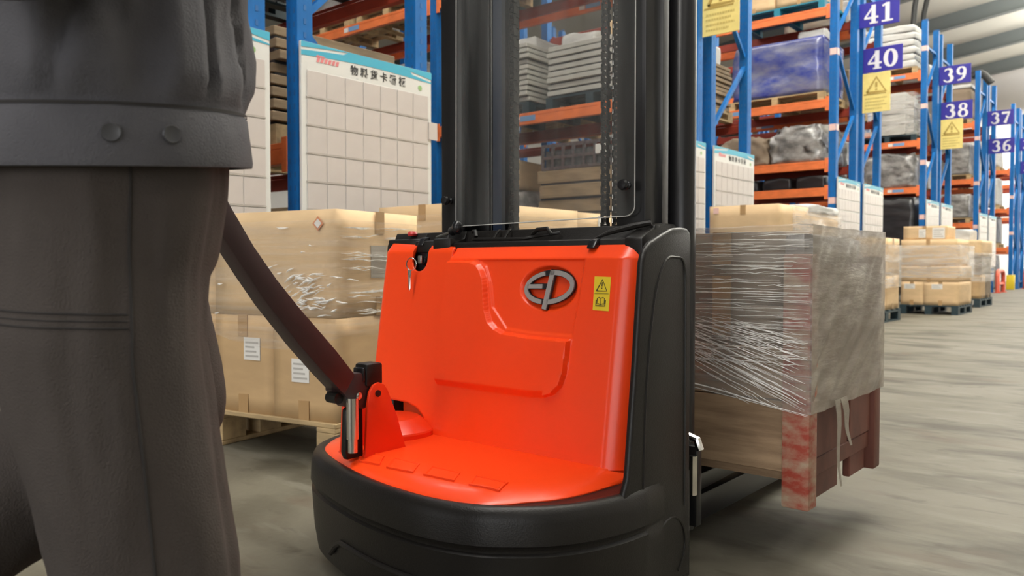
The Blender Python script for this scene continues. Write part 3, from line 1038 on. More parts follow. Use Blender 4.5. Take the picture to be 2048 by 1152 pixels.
# 2A, seen through the mast
ya, yb, z = rack_pallet('2A', 0, -5.00, -3.93, 'pallet under the right panel stack behind the mast', PALDARK)
sheet_stack(-4.98, -3.95, ya + 0.0, yb, z, 2.90, 8, PANELG, 'right stack of pale grey panels behind the clear mast guard', group='panel stacks behind the mast')
lump('bag', -4.95, -4.55, ya + 0.2, yb - 0.2, 2.90, 3.06, WHITEBAG, 0.03, 21, 'crumpled pale bag on the right panel stack', 'bag')
carton((-4.25, ya + 0.45, 2.901), 0.4, 0.4, 0.2, 0.3, 'small pale carton on the right panel stack', CARTON2, False)
ya, yb, z = rack_pallet('2A', 0, -6.30, -5.22, 'pallet under the left panel stack behind the mast', PALDARK)
sheet_stack(-6.28, -5.24, ya, yb, z, 3.00, 11, PANELG, 'left stack of pale grey panels behind the clear mast guard', group='panel stacks behind the mast', jit=0.02)
lump('bag', -5.8, -5.3, ya + 0.2, yb - 0.1, 3.0, 3.13, WHITEBAG, 0.03, 23, 'white and blue bag lying on the left panel stack', 'bag')
# ground of 2A
ya, yb = 6.47, 7.39
pallet((-4.55, 6.93, 0.0), 1.2, 0.92, 0, PALWOOD, 'floor pallet under brown layers, behind the mast', detail=False)
sheet_stack(-5.1, -4.0, ya, yb, 0.14, 1.66, 10, PANELB, 'stack of brown cardboard layers on the floor behind the mast', 'cardboard stack', jit=0.03, gap=0.15, name='cardboard_stack', part='layer')
crm = MB()
for k in range(9):
    crm.box(-0.53 + k * 0.128, -0.50 + k * 0.128, -0.43, -0.41, 0, 0.26)
    crm.box(0.50, 0.52, -0.43 + k * 0.104, -0.40 + k * 0.104, 0, 0.26)
for zz in (0, 0.11, 0.23):
    crm.box(-0.53, 0.53, -0.432, -0.408, zz, zz + 0.03)
    crm.box(0.498, 0.525, -0.43, 0.43, zz, zz + 0.03)
crm.box(-0.5, 0.48, -0.39, 0.41, 0.0, 0.2, 1)
crt = crm.build('wire_crate', [STEEL, CRATEG], None, (-4.55, 6.93, 1.665), smooth=0)
tag(crt, 'grey wire crate on top of the brown cardboard layers behind the mast', 'crate')
MB().box(0.14, 0.30, -0.436, -0.433, 0.12, 0.21).build('paper_tag', STICKW, crt, smooth=0, local=True)
pallet((-5.95, 6.93, 0), 1.1, 0.92, 0, PALWOOD, 'floor pallet under grey wrapped goods, behind the mast', detail=False)
lump('wrapped_load', -6.45, -5.42, ya, yb, 0.14, 1.52, GREYBAG, 0.05, 31, 'dark grey wrapped goods on the floor, seen low through the mast')
carton((-5.95, 6.93, 1.525), 0.7, 0.6, 0.32, 0.15, 'tan carton on the dark grey goods, behind the left mast chain', CARTON2, False)
for k, (xa, xb, zz, mm, sd) in enumerate(((-7.75, -6.75, 3.1, GREYBAG, 41), (-9.0, -7.85, 3.0, WHITEBAG, 42), (-10.65, -9.55, 3.1, GREYBAG, 43))):
    y1, y2, z1 = rack_pallet('2A', 0, xa, xb, ('first', 'second', 'third')[k] + ' pallet deeper inside the rack behind the near card board')
    if k < 2:
        lump('wrapped_load', xa + 0.03, xb - 0.03, y1, y2, z1, zz, mm, 0.05, sd, ('grey wrapped goods deeper in the rack behind the near card board', 'whitish wrapped goods deepest in the rack behind the near card board')[k])
    else:
        sheet_stack(xa, xb, y1, y2, z1, 3.1, 9, PANELB, 'brown board stack seen between the two near card boards, upper one', 'board stack', name='board_stack', part='board')
for k, (xa, xb, zz, sd) in enumerate(((-5.2, -4.1, 4.5, 51), (-6.5, -5.4, 4.6, 52), (-8.0, -6.9, 4.7, 53), (-9.25, -8.15, 4.5, 54))):
    y1, y2, z1 = rack_pallet('2A', 1, xa, xb, ('first', 'second', 'third', 'fourth')[k] + ' pallet from the aisle on the upper beam behind the mast')
    lump('wrapped_load', xa + 0.03, xb - 0.03, y1, y2, z1, zz, (WHITEBAG, GREYBAG, PANELG, GREYBAG)[k], 0.05, sd, ('first', 'second', 'third', 'fourth')[k] + ' wrapped load from the aisle on the upper beam behind the mast')
for k in range(3):
    xa = (-7.8, -9.2, -10.6)[k]
    pallet((xa + 0.55, 6.93, 0), 1.1, 0.92, 0, PALWOOD, ('first', 'second', 'third')[k] + ' floor pallet deep behind the near card board', detail=False)
    sheet_stack(xa, xa + 1.1, 6.47, 7.39, 0.14, 1.7 - 0.1 * k, 9, PANELB, ('first', 'second', 'third')[k] + ' brown board stack on the floor behind the near card board', 'board stack', name='board_stack', part='board')

# 1B and 1A, behind the near boards
for k, (xa, xb, top) in enumerate(((-5.05, -4.0, 2.08), (-6.35, -5.2, 2.1))):
    y1, y2, z1 = rack_pallet('1B', 0, xa, xb, ('first', 'second')[k] + ' pallet inside the rack with the large card board')
    sheet_stack(xa + 0.02, xb - 0.02, y1, y2, z1, top, 8, PANELB, ('brown board stack between the two near card boards, nearer the aisle', 'brown board stack inside the rack with the large card board, deeper one')[k], 'board stack', jit=0.03, name='board_stack', part='board')
for k, (xa, xb, top) in enumerate(((-5.05, -4.0, 3.1), (-6.35, -5.2, 3.15))):
    y1, y2, z1 = rack_pallet('1B', 1, xa, xb, ('first', 'second')[k] + ' upper pallet above the large card board', PALDARK)
    sheet_stack(xa + 0.02, xb - 0.02, y1, y2, z1, top, 7, GREYBAG, ('grey bundle stack right above the large card board', 'grey bundle stack above the large card board, deeper one')[k], 'panel stack', jit=0.04, gap=0.4)
for k, (xa, xb, top) in enumerate(((-5.05, -4.0, 2.05), (-6.35, -5.2, 2.1))):
    y1, y2, z1 = rack_pallet('1A', 0, xa, xb, ('first', 'second')[k] + ' pallet behind the jacket in the leftmost rack')
    lump('wrapped_load', xa + 0.03, xb - 0.03, y1, y2, z1, top, GREYBAG, 0.04, 60 + k, ('grey load in the leftmost rack, nearer the aisle', 'grey load in the leftmost rack, deeper one')[k])

# 2B, right of the mast
y1, y2, z1 = rack_pallet('2B', 0, -5.0, -3.95, 'pallet under the brown layers right of the mast')
sheet_stack(-4.97, -3.98, y1, y2, z1, 2.92, 10, PANELB, 'brown layered stack between the two blue posts right of the mast', 'board stack', jit=0.02, name='board_stack', part='board')
lump('bag', -4.9, -4.05, y1 + 0.1, y2 - 0.1, 2.92, 3.14, WHITEBAG, 0.05, 71, 'white crumpled plastic on the brown layered stack right of the mast', 'bag')
y1, y2, z1 = rack_pallet('2B', 0, -6.3, -5.25, 'deeper pallet right of the mast')
sheet_stack(-6.27, -5.28, y1, y2, z1, 3.0, 10, PANELB, 'brown layered stack deeper in the rack right of the mast', 'board stack', jit=0.02, name='board_stack', part='board')
y1, y2, z1 = rack_pallet('2B', 1, -5.0, -3.95, 'upper pallet behind the large yellow sign')
lump('wrapped_load', -4.97, -3.98, y1, y2, z1, 4.5, WHITEBAG, 0.05, 73, 'pale wrapped load behind the large yellow sign')

# 3A: the bay between the boards
y1, y2, z1 = rack_pallet('3A', 2, -5.35, -3.93, 'pallet under the blue wrapped load')
lump('wrapped_load', -5.3, -3.95, y1, y2, z1, 3.94, BLUEWRAP, 0.045, 81, 'blue load wrapped in shiny grey plastic on the rack', rnd=0.12, freq=3)
lump('bag', -4.35, -3.98, y1 + 0.1, y2 - 0.3, 3.90, 4.08, WHITEBAG, 0.04, 82, 'white plastic heap on the right end of the blue load', 'bag')
y1, y2, z1 = lv('3A', 1)
lump('wrapped_load', -4.72, -3.93, y1, y2, z1 + 0.001, 2.72, GREYBAG, 0.10, 83, 'tangled grey plastic bundle under the blue load', freq=6, rnd=0.5)
lump('wrapped_load', -5.5, -4.74, y1, y2, z1 + 0.001, 2.62, CARTON3, 0.07, 84, 'dark brown bundle beside the tangled grey plastic', freq=6, rnd=0.5)
ya, yb, z1 = rack_pallet('3A', 3, -5.3, -3.93, 'teal plastic pallet on the top beam above the blue load', PALTEAL)
carton((-4.3, (ya + yb) / 2, z1), 0.66, 0.9, 0.42, 0, 'right carton on the teal pallet above the blue load', CARTON2, True, group='cartons on the teal pallet')
carton((-4.97, (ya + yb) / 2, z1), 0.62, 0.9, 0.42, 0, 'left carton on the teal pallet above the blue load', CARTON2, True, group='cartons on the teal pallet')
y1, y2, z1 = lv('3A', 0)
for k in range(3):
    lump('wrapped_load', -4.35 - 0.5 * k, -3.93 - 0.5 * k, y1 + 0.1, y2 - 0.1, z1 + 0.001, 1.98, BLACKWRAP, 0.02, 85 + k, ('right', 'middle', 'left')[k] + ' flat dark pack on the narrow shelf under the grey bundle', 'pack', freq=5)
pallet((-4.5, 11.93, 0.0), 1.2, 0.92, 0, PALTEAL, 'lower teal pallet of the pile at the foot of the rack', h=0.14, detail=False)
lump('wrapped_load', -5.05, -3.95, 11.5, 12.38, 0.14, 1.15, GREYBAG, 0.05, 89, 'grey load between two teal pallets at the foot of the rack')
pallet((-4.5, 11.93, 1.16), 1.2, 0.92, 0, PALTEAL, 'upper teal pallet just left of the blue post beyond the crate', h=0.14, detail=False)
# 3B
for i, (zz, mm, lab) in enumerate(((2.6, GREYBAG, 'grey load seen between the posts under the yellow sign'), (3.7, PANELB, 'brown load seen between the posts left of number sign forty'), (4.75, WHITEBAG, 'white load left of number sign forty-one'))):
    y1, y2, z1 = rack_pallet('3B', i, -5.0, -3.95, ('lowest', 'middle', 'top')[i] + ' pallet in the rack of number sign forty')
    lump('wrapped_load', -4.97, -3.98, y1, y2, z1, zz, mm, 0.05, 90 + i, lab, rnd=0.15)

# 4A
y1, y2, z1 = rack_pallet('4A', 2, -4.95, -3.92, 'pallet under the white sacks')
for k in range(6):
    lump('sack', -4.92 + 0.012 * (k % 3), -3.95 - 0.015 * (k % 2), y1, y2, z1 + k * 0.135, z1 + k * 0.135 + 0.134, WHITEBAG, 0.022, 100 + k, 'white sack, %s from the bottom of the pile on the top shelf' % ('first', 'second', 'third', 'fourth', 'fifth', 'sixth')[k], 'sack', 'pile of white sacks', rnd=0.3)
y1, y2, z1 = rack_pallet('4A', 1, -4.95, -3.92, 'pallet under the grey crates below the white sacks', PALDARK)
sheet_stack(-4.75, -4.12, y1, y2, z1, 3.98, 4, PANELG, 'stack of pale grey crates below the white sacks', 'crate stack', jit=0.01, gap=0.08, name='crate_stack', part='crate')
film_wrap(-4.9, -3.97, y1 - 0.01, y2 + 0.01, z1 + 0.02, 3.97, FILM_FAR, 'pale film around the grey crates below the white sacks', 17, 0.03)
y1, y2, z1 = lv('4A', 0)
lump('wrapped_load', -4.9, -3.94, y1, y2, z1 + 0.001, 2.84, GREYBAG, 0.09, 111, 'crumpled grey bag load on the lowest beam under the grey crates', freq=6, rnd=0.45)
pallet((-4.45, 16.93, 0), 1.0, 0.92, 0, PALDARK, 'floor pallet under the black wrapped load', detail=False)
lump('wrapped_load', -4.95, -3.93, 16.47, 17.39, 0.14, 2.02, BLACKWRAP, 0.04, 112, 'black wrapped load standing on the floor behind the aisle carton stack', rnd=0.2)
# two black rubber poles leaning over the sacks
for k, (xa, ya_, zt) in enumerate(((-4.05, 16.75, 5.75), (-4.0, 17.25, 5.55))):
    o = MB().tube([(0, 0, 0), (0.02, 0.03, 0.4), (0.10, 0.06, zt - 5.02 + 0.3), (0.16, 0.06, zt - 4.75 + 0.32)], 0.05, 12).build('rubber_pole', HOSE, None, (xa - 0.02, ya_, 4.95 - 0.02))
    o.location.z = 4.44 + 6 * 0.135 - 0.02
    tag(o, ('taller black rubber pole sticking up beside the white sacks', 'shorter black rubber pole sticking up beside the white sacks')[k], 'pole')
# 4B
for i, (zz, mm, lab) in enumerate(((2.7, GREYBAG, 'dark grey load behind the smaller yellow sign'), (3.75, CARTON3, 'brown load behind number sign thirty-eight'), (4.75, WHITEBAG, 'white load behind number sign thirty-nine'))):
    y1, y2, z1 = rack_pallet('4B', i, -5.0, -3.95, ('lowest', 'middle', 'top')[i] + ' pallet in the rack of number sign thirty-eight')
    lump('wrapped_load', -4.97, -3.98, y1, y2, z1, zz, mm, 0.05, 120 + i, lab, rnd=0.15)
# 5A
y1, y2, z1 = rack_pallet('5A', 2, -4.8, -3.92, 'pallet under the white topped carton')
carton((-4.35, (y1 + y2) / 2, z1), 0.8, 0.88, 0.72, 0, 'carton with a white cover beside number sign thirty-nine', CARTON3, False)
lump('cover_sheet', -4.78, -3.92, y1, y2, z1 + 0.721, z1 + 0.80, WHITEBAG, 0.01, 131, 'white sheet lying on the carton beside number sign thirty-nine', 'cover', rnd=0.1)
o = MB().tube([(-4.0 + 0.42 * t - 0.02, 21.95, 5.02 + 0.28 * math.sin(math.pi * (0.25 + 0.75 * t))) for t in [i / 12 for i in range(13)]], 0.085, 12).build('rubber_hose', HOSE)
tag(o, 'black rubber hose bent over the white covered carton', 'hose')
y1, y2, z1 = rack_pallet('5A', 1, -4.8, -3.92, 'pallet under the dark load beside the smaller yellow sign')
lump('wrapped_load', -4.78, -3.95, y1, y2, z1, 3.6, GREYBAG, 0.04, 132, 'dark grey load right of the smaller yellow sign', rnd=0.15)
y1, y2, z1 = rack_pallet('5A', 0, -4.8, -3.92, 'lowest pallet of the rack in front of number sign thirty-seven')
lump('wrapped_load', -4.78, -3.95, y1, y2, z1, 2.4, GREYBAG, 0.05, 133, 'grey load on the lowest beam in front of number sign thirty-seven')
y1, y2, z1 = rack_pallet('5B', 1, -4.8, -3.92, 'middle pallet of the rack of number sign thirty-six')
lump('wrapped_load', -4.78, -3.95, y1, y2, z1, 3.5, WHITEBAG, 0.03, 134, 'pale load behind number sign thirty-six')
# 6A
y1, y2, z1 = rack_pallet('6A', 2, -5.2, -4.1, 'top pallet of the rack with the yellow post guard')
lump('wrapped_load', -5.15, -4.15, y1, y2, z1, 4.4, WHITEBAG, 0.03, 141, 'cream wrapped load right under number sign thirty-six', rnd=0.12)
y1, y2, z1 = rack_pallet('6A', 1, -5.2, -4.1, 'middle pallet of the rack with the yellow post guard')
lump('wrapped_load', -5.15, -4.15, y1, y2, z1, 3.2, WHITEBAG, 0.02, 142, 'white wrapped load in the middle of the far rack', rnd=0.12)
y1, y2, z1 = rack_pallet('6A', 0, -5.2, -4.1, 'lowest pallet of the rack with the yellow post guard')
lump('wrapped_load', -5.15, -4.15, y1, y2, z1, 2.1, BLACKWRAP, 0.03, 143, 'black load on the lowest beam of the far rack', rnd=0.12)
lump('wrapped_load', -5.15, -4.15, 26.5, 27.3, 0, 1.0, GREYBAG, 0.05, 144, 'grey load on the floor beside the yellow post guard')


# guards at the far rack feet
def guard_rail(y, label):
    mb = MB()
    mb.tube([(0, 0, 0.0), (0, 0, 0.42), (0, 0.06, 0.52), (0, 0.14, 0.55), (0, 0.66, 0.55), (0, 0.74, 0.52), (0, 0.80, 0.42), (0, 0.80, 0)], 0.05, 10)
    mb.tube([(0, 0, 0.22), (0, 0.80, 0.22)], 0.035, 8)
    mb.box(-0.08, 0.08, -0.08, 0.08, 0, 0.015)
    mb.box(-0.08, 0.08, 0.72, 0.88, 0, 0.015)
    tag(mb.build('guard_rail', GUARDO, None, (-3.58, y, 0)), label, 'guard', 'orange guard rails at the rack feet')


guard_rail(23.1, 'orange guard rail right of the farthest carton stack')
guard_rail(27.6, 'orange guard rail at the right edge, past the yellow post guard')
mb = MB()
mb.prism([(-0.09, -0.10, 0), (0.10, -0.10, 0), (0.10, 0.10, 0), (0.07, 0.10, 0), (0.07, -0.07, 0), (-0.09, -0.07, 0)], (0, 0, 0.42))
tag(mb.build('post_guard', GUARDY, None, (XF - 0.045, 26.44 + 0.04, 0), 0.01), 'yellow post guard at the foot of a far blue post', 'guard')

# ------------------------------------------------------------------ the pallet stacker truck
TR = empty('pallet_stacker', (-1.235, 1.45, 0), 0, 'red and black walk-behind pallet stacker truck with a clear guarded black mast', 'truck')


def hp(z):
    return 1.35 + 0.152 * (z - 0.285)


def catmull(pts, n=6, closed=False):
    out = []
    P = [Vector(p) for p in pts]
    N = len(P)
    for i in range(N if closed else N - 1):
        p0 = P[(i - 1) % N] if closed or i > 0 else P[0]
        p1, p2 = P[i], P[(i + 1) % N]
        p3 = P[(i + 2) % N] if closed or i + 2 < N else P[-1]
        for k in range(n):
            t = k / n
            out.append(0.5 * ((2 * p1) + (p2 - p0) * t + (2 * p0 - 5 * p1 + 4 * p2 - p3) * t * t + (3 * p1 - p0 - 3 * p2 + p3) * t ** 3))
    if not closed:
        out.append(P[-1])
    return out


BASE_F = [(-0.79, 1.33), (-0.797, 1.26), (-0.82, 1.18), (-0.855, 1.12), (-0.90, 1.075), (-0.96, 1.035), (-1.05, 1.012), (-1.15, 1.012), (-1.25, 1.025), (-1.36, 1.052), (-1.46, 1.085), (-1.53, 1.12), (-1.585, 1.17), (-1.62, 1.24), (-1.65, 1.33)]
bf = [(p.x, p.y) for p in catmull(BASE_F, 4)]
base_out = [(-0.79, 1.52), (-0.79, 1.42)] + bf + [(-1.67, 1.42), (-1.68, 1.52)]


def offset2(poly, d):
    out = []
    n = len(poly)
    for i in range(n):
        a, b = Vector(poly[(i - 1) % n]), Vector(poly[(i + 1) % n])
        t = (b - a).normalized()
        nn = Vector((-t.y, t.x))
        p = Vector(poly[i]) - nn * (-d)
        out.append((p.x, p.y))
    return out


def area2(poly):
    return 0.5 * sum(poly[i][0] * poly[(i + 1) % len(poly)][1] - poly[(i + 1) % len(poly)][0] * poly[i][1] for i in range(len(poly)))


sgn = -1 if area2(base_out) > 0 else 1     # outward offset sign


def ring_at(poly, d, z):
    o = offset2(poly, d * sgn)
    res = []
    for (x, y), (x0, y0) in zip(o, poly):
        if y0 > 1.40:                       # straight sides and the rear stay in plane
            x, y = x0, y0
        res.append((x, y, z))
    return res


prof = [(0.045, -0.008), (0.05, 0.002), (0.10, 0.010), (0.16, 0.014), (0.186, 0.016), (0.191, 0.010), (0.199, 0.010), (0.206, 0.018), (0.245, 0.016), (0.260, 0.012), (0.269, 0.006), (0.273, -0.002), (0.272, -0.010), (0.268, -0.022)]
MB().loft([ring_at(base_out, d, z) for z, d in prof]).build('base_skirt', BLK, TR, smooth=50)
# raised lip around the lower cover of the drive wheel
lip = []
for i, (x, y) in enumerate(bf):
    if -1.42 < x < -0.80:
        lip.append((x, y))
lip_o = [p for p in zip(bf, ring_at(base_out, 0.013, 0)[2:2 + len(bf)])]
pts = [Vector((q[0], q[1], 0.122 - 0.05 * max(0, min(1, (-1.33 - q[0]) / 0.07)) ** 1.6)) for p, q in lip_o if -1.40 < q[0] < -0.83]
MB().tube(pts, 0.006, 8).build('skirt_lip', BLK, TR)

# deck
deck_out = [(-0.845, 1.40), (-0.845, 1.34)] + [(p.x, p.y) for p in catmull([(-0.848, 1.30), (-0.856, 1.23), (-0.875, 1.165), (-0.905, 1.118)], 4)] + [(-0.925, 1.082), (-0.945, 1.062)] + [(p.x, p.y) for p in catmull([(-0.96, 1.052), (-1.02, 1.032), (-1.10, 1.024), (-1.21, 1.033), (-1.33, 1.058), (-1.45, 1.098), (-1.525, 1.134), (-1.575, 1.185), (-1.605, 1.25), (-1.62, 1.34)], 4)] + [(-1.62, 1.40)]
cc = Vector((-1.22, 1.34))


def inset(p, k):
    v = cc - Vector(p)
    L = v.length
    if p[1] > 1.36:
        return p
    q = Vector(p) + v.normalized() * min(k, L * 0.8)
    return (q.x, q.y)


MB().loft([[(x, y, 0.258) for x, y in deck_out], [(x, y, 0.270) for x, y in deck_out], [(*inset(p, 0.006), 0.275) for p in deck_out], [(*inset(p, 0.055), 0.287) for p in deck_out], [(*inset(p, 0.075), 0.289) for p in deck_out], [(*inset(p, 0.16), 0.289) for p in deck_out]]).build('deck', RED, TR, smooth=40)


def deck_z(x, y):
    e = min(((x - px) ** 2 + (y - py) ** 2) ** 0.5 for px, py in deck_out)
    return 0.275 + 0.012 * min(1, max(0, (e - 0.006) / 0.05))


for poly in ([(-1.39, 1.134), (-1.31, 1.131), (-1.271, 1.083), (-1.345, 1.085)], [(-1.282, 1.132), (-1.20, 1.130), (-1.164, 1.078), (-1.245, 1.078)], [(-1.168, 1.132), (-1.088, 1.134), (-1.055, 1.082), (-1.135, 1.078)], [(-1.051, 1.137), (-0.968, 1.139), (-0.957, 1.100), (-1.02, 1.085)], [(-1.475, 1.150), (-1.42, 1.128), (-1.41, 1.112), (-1.465, 1.133)], [(-1.465, 1.131), (-1.40, 1.108), (-1.39, 1.094), (-1.45, 1.116)]):
    mb = MB()
    dense = []
    for i in range(4):
        a, b = Vector(poly[i]), Vector(poly[(i + 1) % 4])
        dense += [a.lerp(b, k / 4) for k in range(4)]
    c = sum(dense, Vector((0, 0))) / len(dense)
    r0 = [(p.x, p.y, deck_z(p.x, p.y) - 0.002) for p in dense]
    r1 = [(p.x, p.y, deck_z(p.x, p.y) + 0.0042) for p in dense]
    r2 = [(*(p.lerp(c, 0.09)), deck_z(*p.lerp(c, 0.09)) + 0.0042) for p in dense]
    r3 = [(*(p.lerp(c, 0.20)), deck_z(*p.lerp(c, 0.20)) + 0.0006) for p in dense]
    mb.loft([r0, r1, r2, r3])
    mb.build('deck_grip', RED, TR, smooth=25)

# hood: front cover with a proud pocket panel and a round badge recess
PANEL = [(-1.45, 0.408), (-1.10, 0.408), (-1.06, 0.411), (-1.035, 0.42), (-1.015, 0.44), (-1.006, 0.47), (-1.003, 0.541), (-1.117, 0.542), (-1.19, 0.547), (-1.215, 0.556), (-1.234, 0.57), (-1.246, 0.594), (-1.253, 0.62), (-1.259, 0.653), (-1.265, 0.672), (-1.276, 0.690), (-1.29, 0.703), (-1.312, 0.711), (-1.45, 0.712)]
RECESS = [(-1.36, 0.7145), (-0.983, 0.7145), (-1.0, 0.545), (-1.117, 0.546), (-1.19, 0.551), (-1.24, 0.6), (-1.256, 0.66), (-1.274, 0.695), (-1.31, 0.7135)]


def sdf(poly, x, y):
    best, inside = 1e9, False
    n = len(poly)
    for i in range(n):
        ax, ay = poly[i]
        bx, by = poly[(i + 1) % n]
        dx, dy = bx - ax, by - ay
        t = max(0.0, min(1.0, ((x - ax) * dx + (y - ay) * dy) / (dx * dx + dy * dy)))
        ex_, ey_ = x - ax - t * dx, y - ay - t * dy
        best = min(best, ex_ * ex_ + ey_ * ey_)
        if (ay > y) != (by > y) and x < (bx - ax) * (y - ay) / (by - ay) + ax:
            inside = not inside
    d = math.sqrt(best)
    return -d if inside else d


def sm(a, b, x):
    t = max(0.0, min(1.0, (x - a) / (b - a)))
    return t * t * (3 - 2 * t)


def hood_y(x, z):
    y = hp(min(z, 0.715))
    if z > 0.715:
        y += (z - 0.715) * 0.95
    d = sdf(PANEL, x, z)
    wv = 0.016 if z < 0.44 and x < -1.06 else 0.0055
    st = max(0.0, min(1.0, -d / wv))
    out = 0.013 * (st if wv > 0.01 else st * st * (3 - 2 * st)) if x < -0.99 else 0
    if z > 0.52 and x < -0.97:
        out -= 0.004 * (1 - sm(-0.006, 0.0, sdf(RECESS, x, z)))
    e = math.hypot((x + 1.081) / 0.082, (z - 0.648) / 0.052)
    out -= 0.011 * (1 - sm(0.80, 1.0, e))
    t = max(0.0, (x + 0.905) / 0.057)
    return y - out + 0.045 * t * t


NX, NZ = 230, 200
zs = [0.284 + (0.748 - 0.284) * j / NZ for j in range(NZ + 1)]
xs = [-1.392 + (1.392 - 0.848) * i / NX for i in range(NX + 1)]
vs, fs = [], []
for z in zs + ['top']:
    for x in [None] + xs + ['side']:
        xx = -0.848 if x == 'side' else (-1.392 if x is None else x)
        zz = 0.748 if z == 'top' else z
        yy = 1.51 if (z == 'top' or x == 'side') else hood_y(xx, zz)
        if x is None:
            yy = 1.51 if z == 'top' else hood_y(xx, zz) + 0.03
        vs.append((xx, yy, zz))
nc = NX + 3
for j in range(NZ + 1):
    for i in range(nc - 1):
        fs.append((j * nc + i, j * nc + i + 1, (j + 1) * nc + i + 1, (j + 1) * nc + i))
HOOD = MB().add(vs, fs).build('hood', RED, TR, smooth=38)

# thin seam between the hood's pocket side and its right shoulder
# cowl left of the hood, with the key notch and the arch over the tiller turret


def cowl_y(x, z):
    y = hp(min(z, 0.735)) + 0.004 + 0.06 * (-1.39 - x)
    if z > 0.735:
        y += (z - 0.735) * 0.9
    t = max(0.0, (-1.645 - x) / 0.03)
    return y + 0.028 * t * t


def cowl_bottom(x):
    k = [(-1.68, 0.346), (-1.578, 0.352), (-1.549, 0.352), (-1.502, 0.352), (-1.465, 0.344), (-1.438, 0.328), (-1.424, 0.310), (-1.418, 0.286), (-1.39, 0.286)]
    for (a, za), (b, zb) in zip(k, k[1:]):
        if x <= b:
            return za + (zb - za) * (x - a) / (b - a)
    return 0.287


def cowl_top(x):
    c, w, zb = -1.512, 0.030, 0.684
    zt = 0.760 - 0.05 * (x + 1.675) / 0.285 * 0.3
    u = abs(x - c) / w
    if u < 1:
        return zb + 0.030 * (1 - math.sqrt(max(0, 1 - u ** 2.4)))
    return zt


xc = sorted(set([-1.675 + 0.285 * i / 100 for i in range(101)] + [-1.512 + s * (0.030 + q) for s in (-1, 1) for q in (-0.0003, 0.0003, -0.001, -0.003)]))
M_ = 70
vs, fs = [], []
for x in xc:
    a, b = cowl_bottom(x), cowl_top(x)
    for j in range(M_ + 1):
        z = a + (b - a) * j / M_
        vs.append((x, cowl_y(x, z), z))
for i in range(len(xc) - 1):
    for j in range(M_):
        fs.append((i * (M_ + 1) + j, (i + 1) * (M_ + 1) + j, (i + 1) * (M_ + 1) + j + 1, i * (M_ + 1) + j + 1))
cw = MB().add(vs, fs).build('cowl', RED, TR, smooth=40)
sol = cw.modifiers.new('shell', 'SOLIDIFY')
sol.thickness, sol.offset = 0.006, -1.0 if cw.data.polygons[100].normal.y < 0 else 1.0

# key switch in the notch
mb = MB().box(-1.60, -1.435, 1.452, 1.460, 0.665, 0.752)
ks = mb.build('key_switch', BLK2, TR, bevel=0.003)
MB().lathe([(0.0, 0), (0.012, 0), (0.012, 0.02), (0.010, 0.026), (0, 0.026)], (-1.505, 1.452, 0.708), (0.1, -1, 0.15), 16).build('lock_barrel', BLK2, ks)
mb = MB().box(-1.512, -1.498, 1.418, 1.423, 0.704, 0.724)
mb.build('key_head', STEEL, ks, bevel=0.002)
tor = []
for k in range(25):
    a = 2 * math.pi * k / 24
    tor.append((-1.518 + 0.014 * math.cos(a), 1.402 + 0.004 * math.cos(a), 0.702 + 0.016 * math.sin(a)))
MB().tube(tor, 0.0013, 6, caps=False).build('key_ring', CHROME, ks)
mb = MB()
mb.prism([(-1.528, 1.400, 0.688), (-1.516, 1.401, 0.688), (-1.517, 1.401, 0.672), (-1.519, 1.401, 0.668), (-1.519, 1.401, 0.640), (-1.522, 1.40, 0.634), (-1.525, 1.40, 0.640), (-1.526, 1.40, 0.670)], (0, -0.002, 0))
mb.build('spare_key', CHROME, ks, smooth=0)

# badge: a slanted E and P joined in an oval
BD = empty_part = bpy.data.objects.new('badge', None)
COL.objects.link(BD)
BD.parent = TR
BD.matrix_parent_inverse = chain_matrix(TR).inverted()
BD['label'] = 'silver oval badge reading EP on the hood'


def badge(dw, ya, yb, m, name):
    mb = MB()
    to3 = lambda x, z, y: (x, hp(z) + 0.009 - y, z)
    cx, cz, rx, rz = -1.0785, 0.6505, 0.0635, 0.0325
    tilt = 0.012 / 0.07
    e = lambda a: (cx + rx * math.cos(R(a)) + 0.05 * rz * math.sin(R(a)), cz + rz * math.sin(R(a)) + 0.004 * math.cos(R(a)))
    big = dw > 0
    ribbon(mb, [e(a) for a in range(104 if not big else 92, 258 if not big else 270, 4)], 0.0095 + dw, ya, yb, 0, False, to3)
    ribbon(mb, [(-1.139 - dw / 2, 0.6515), (-1.096 + (0.016 if big else 0), 0.6525)], 0.0095 + dw, ya, yb, 0, False, to3)
    ribbon(mb, [e(a) for a in range(-90, 93, 4)], 0.0105 + dw, ya, yb, 0, False, to3)
    ribbon(mb, [(-1.0705 + dw * 0.1, 0.688 + dw / 2), (-1.0865 - dw * 0.1, 0.602 - dw / 2)], 0.0125 + dw, ya, yb, 0, False, to3)
    mb.build(name, m, BD, smooth=30)


badge(0.0032, 0.0, 0.005, BLK2, 'badge_base')
badge(0.0, 0.0048, 0.0085, SILVER, 'badge_letters')

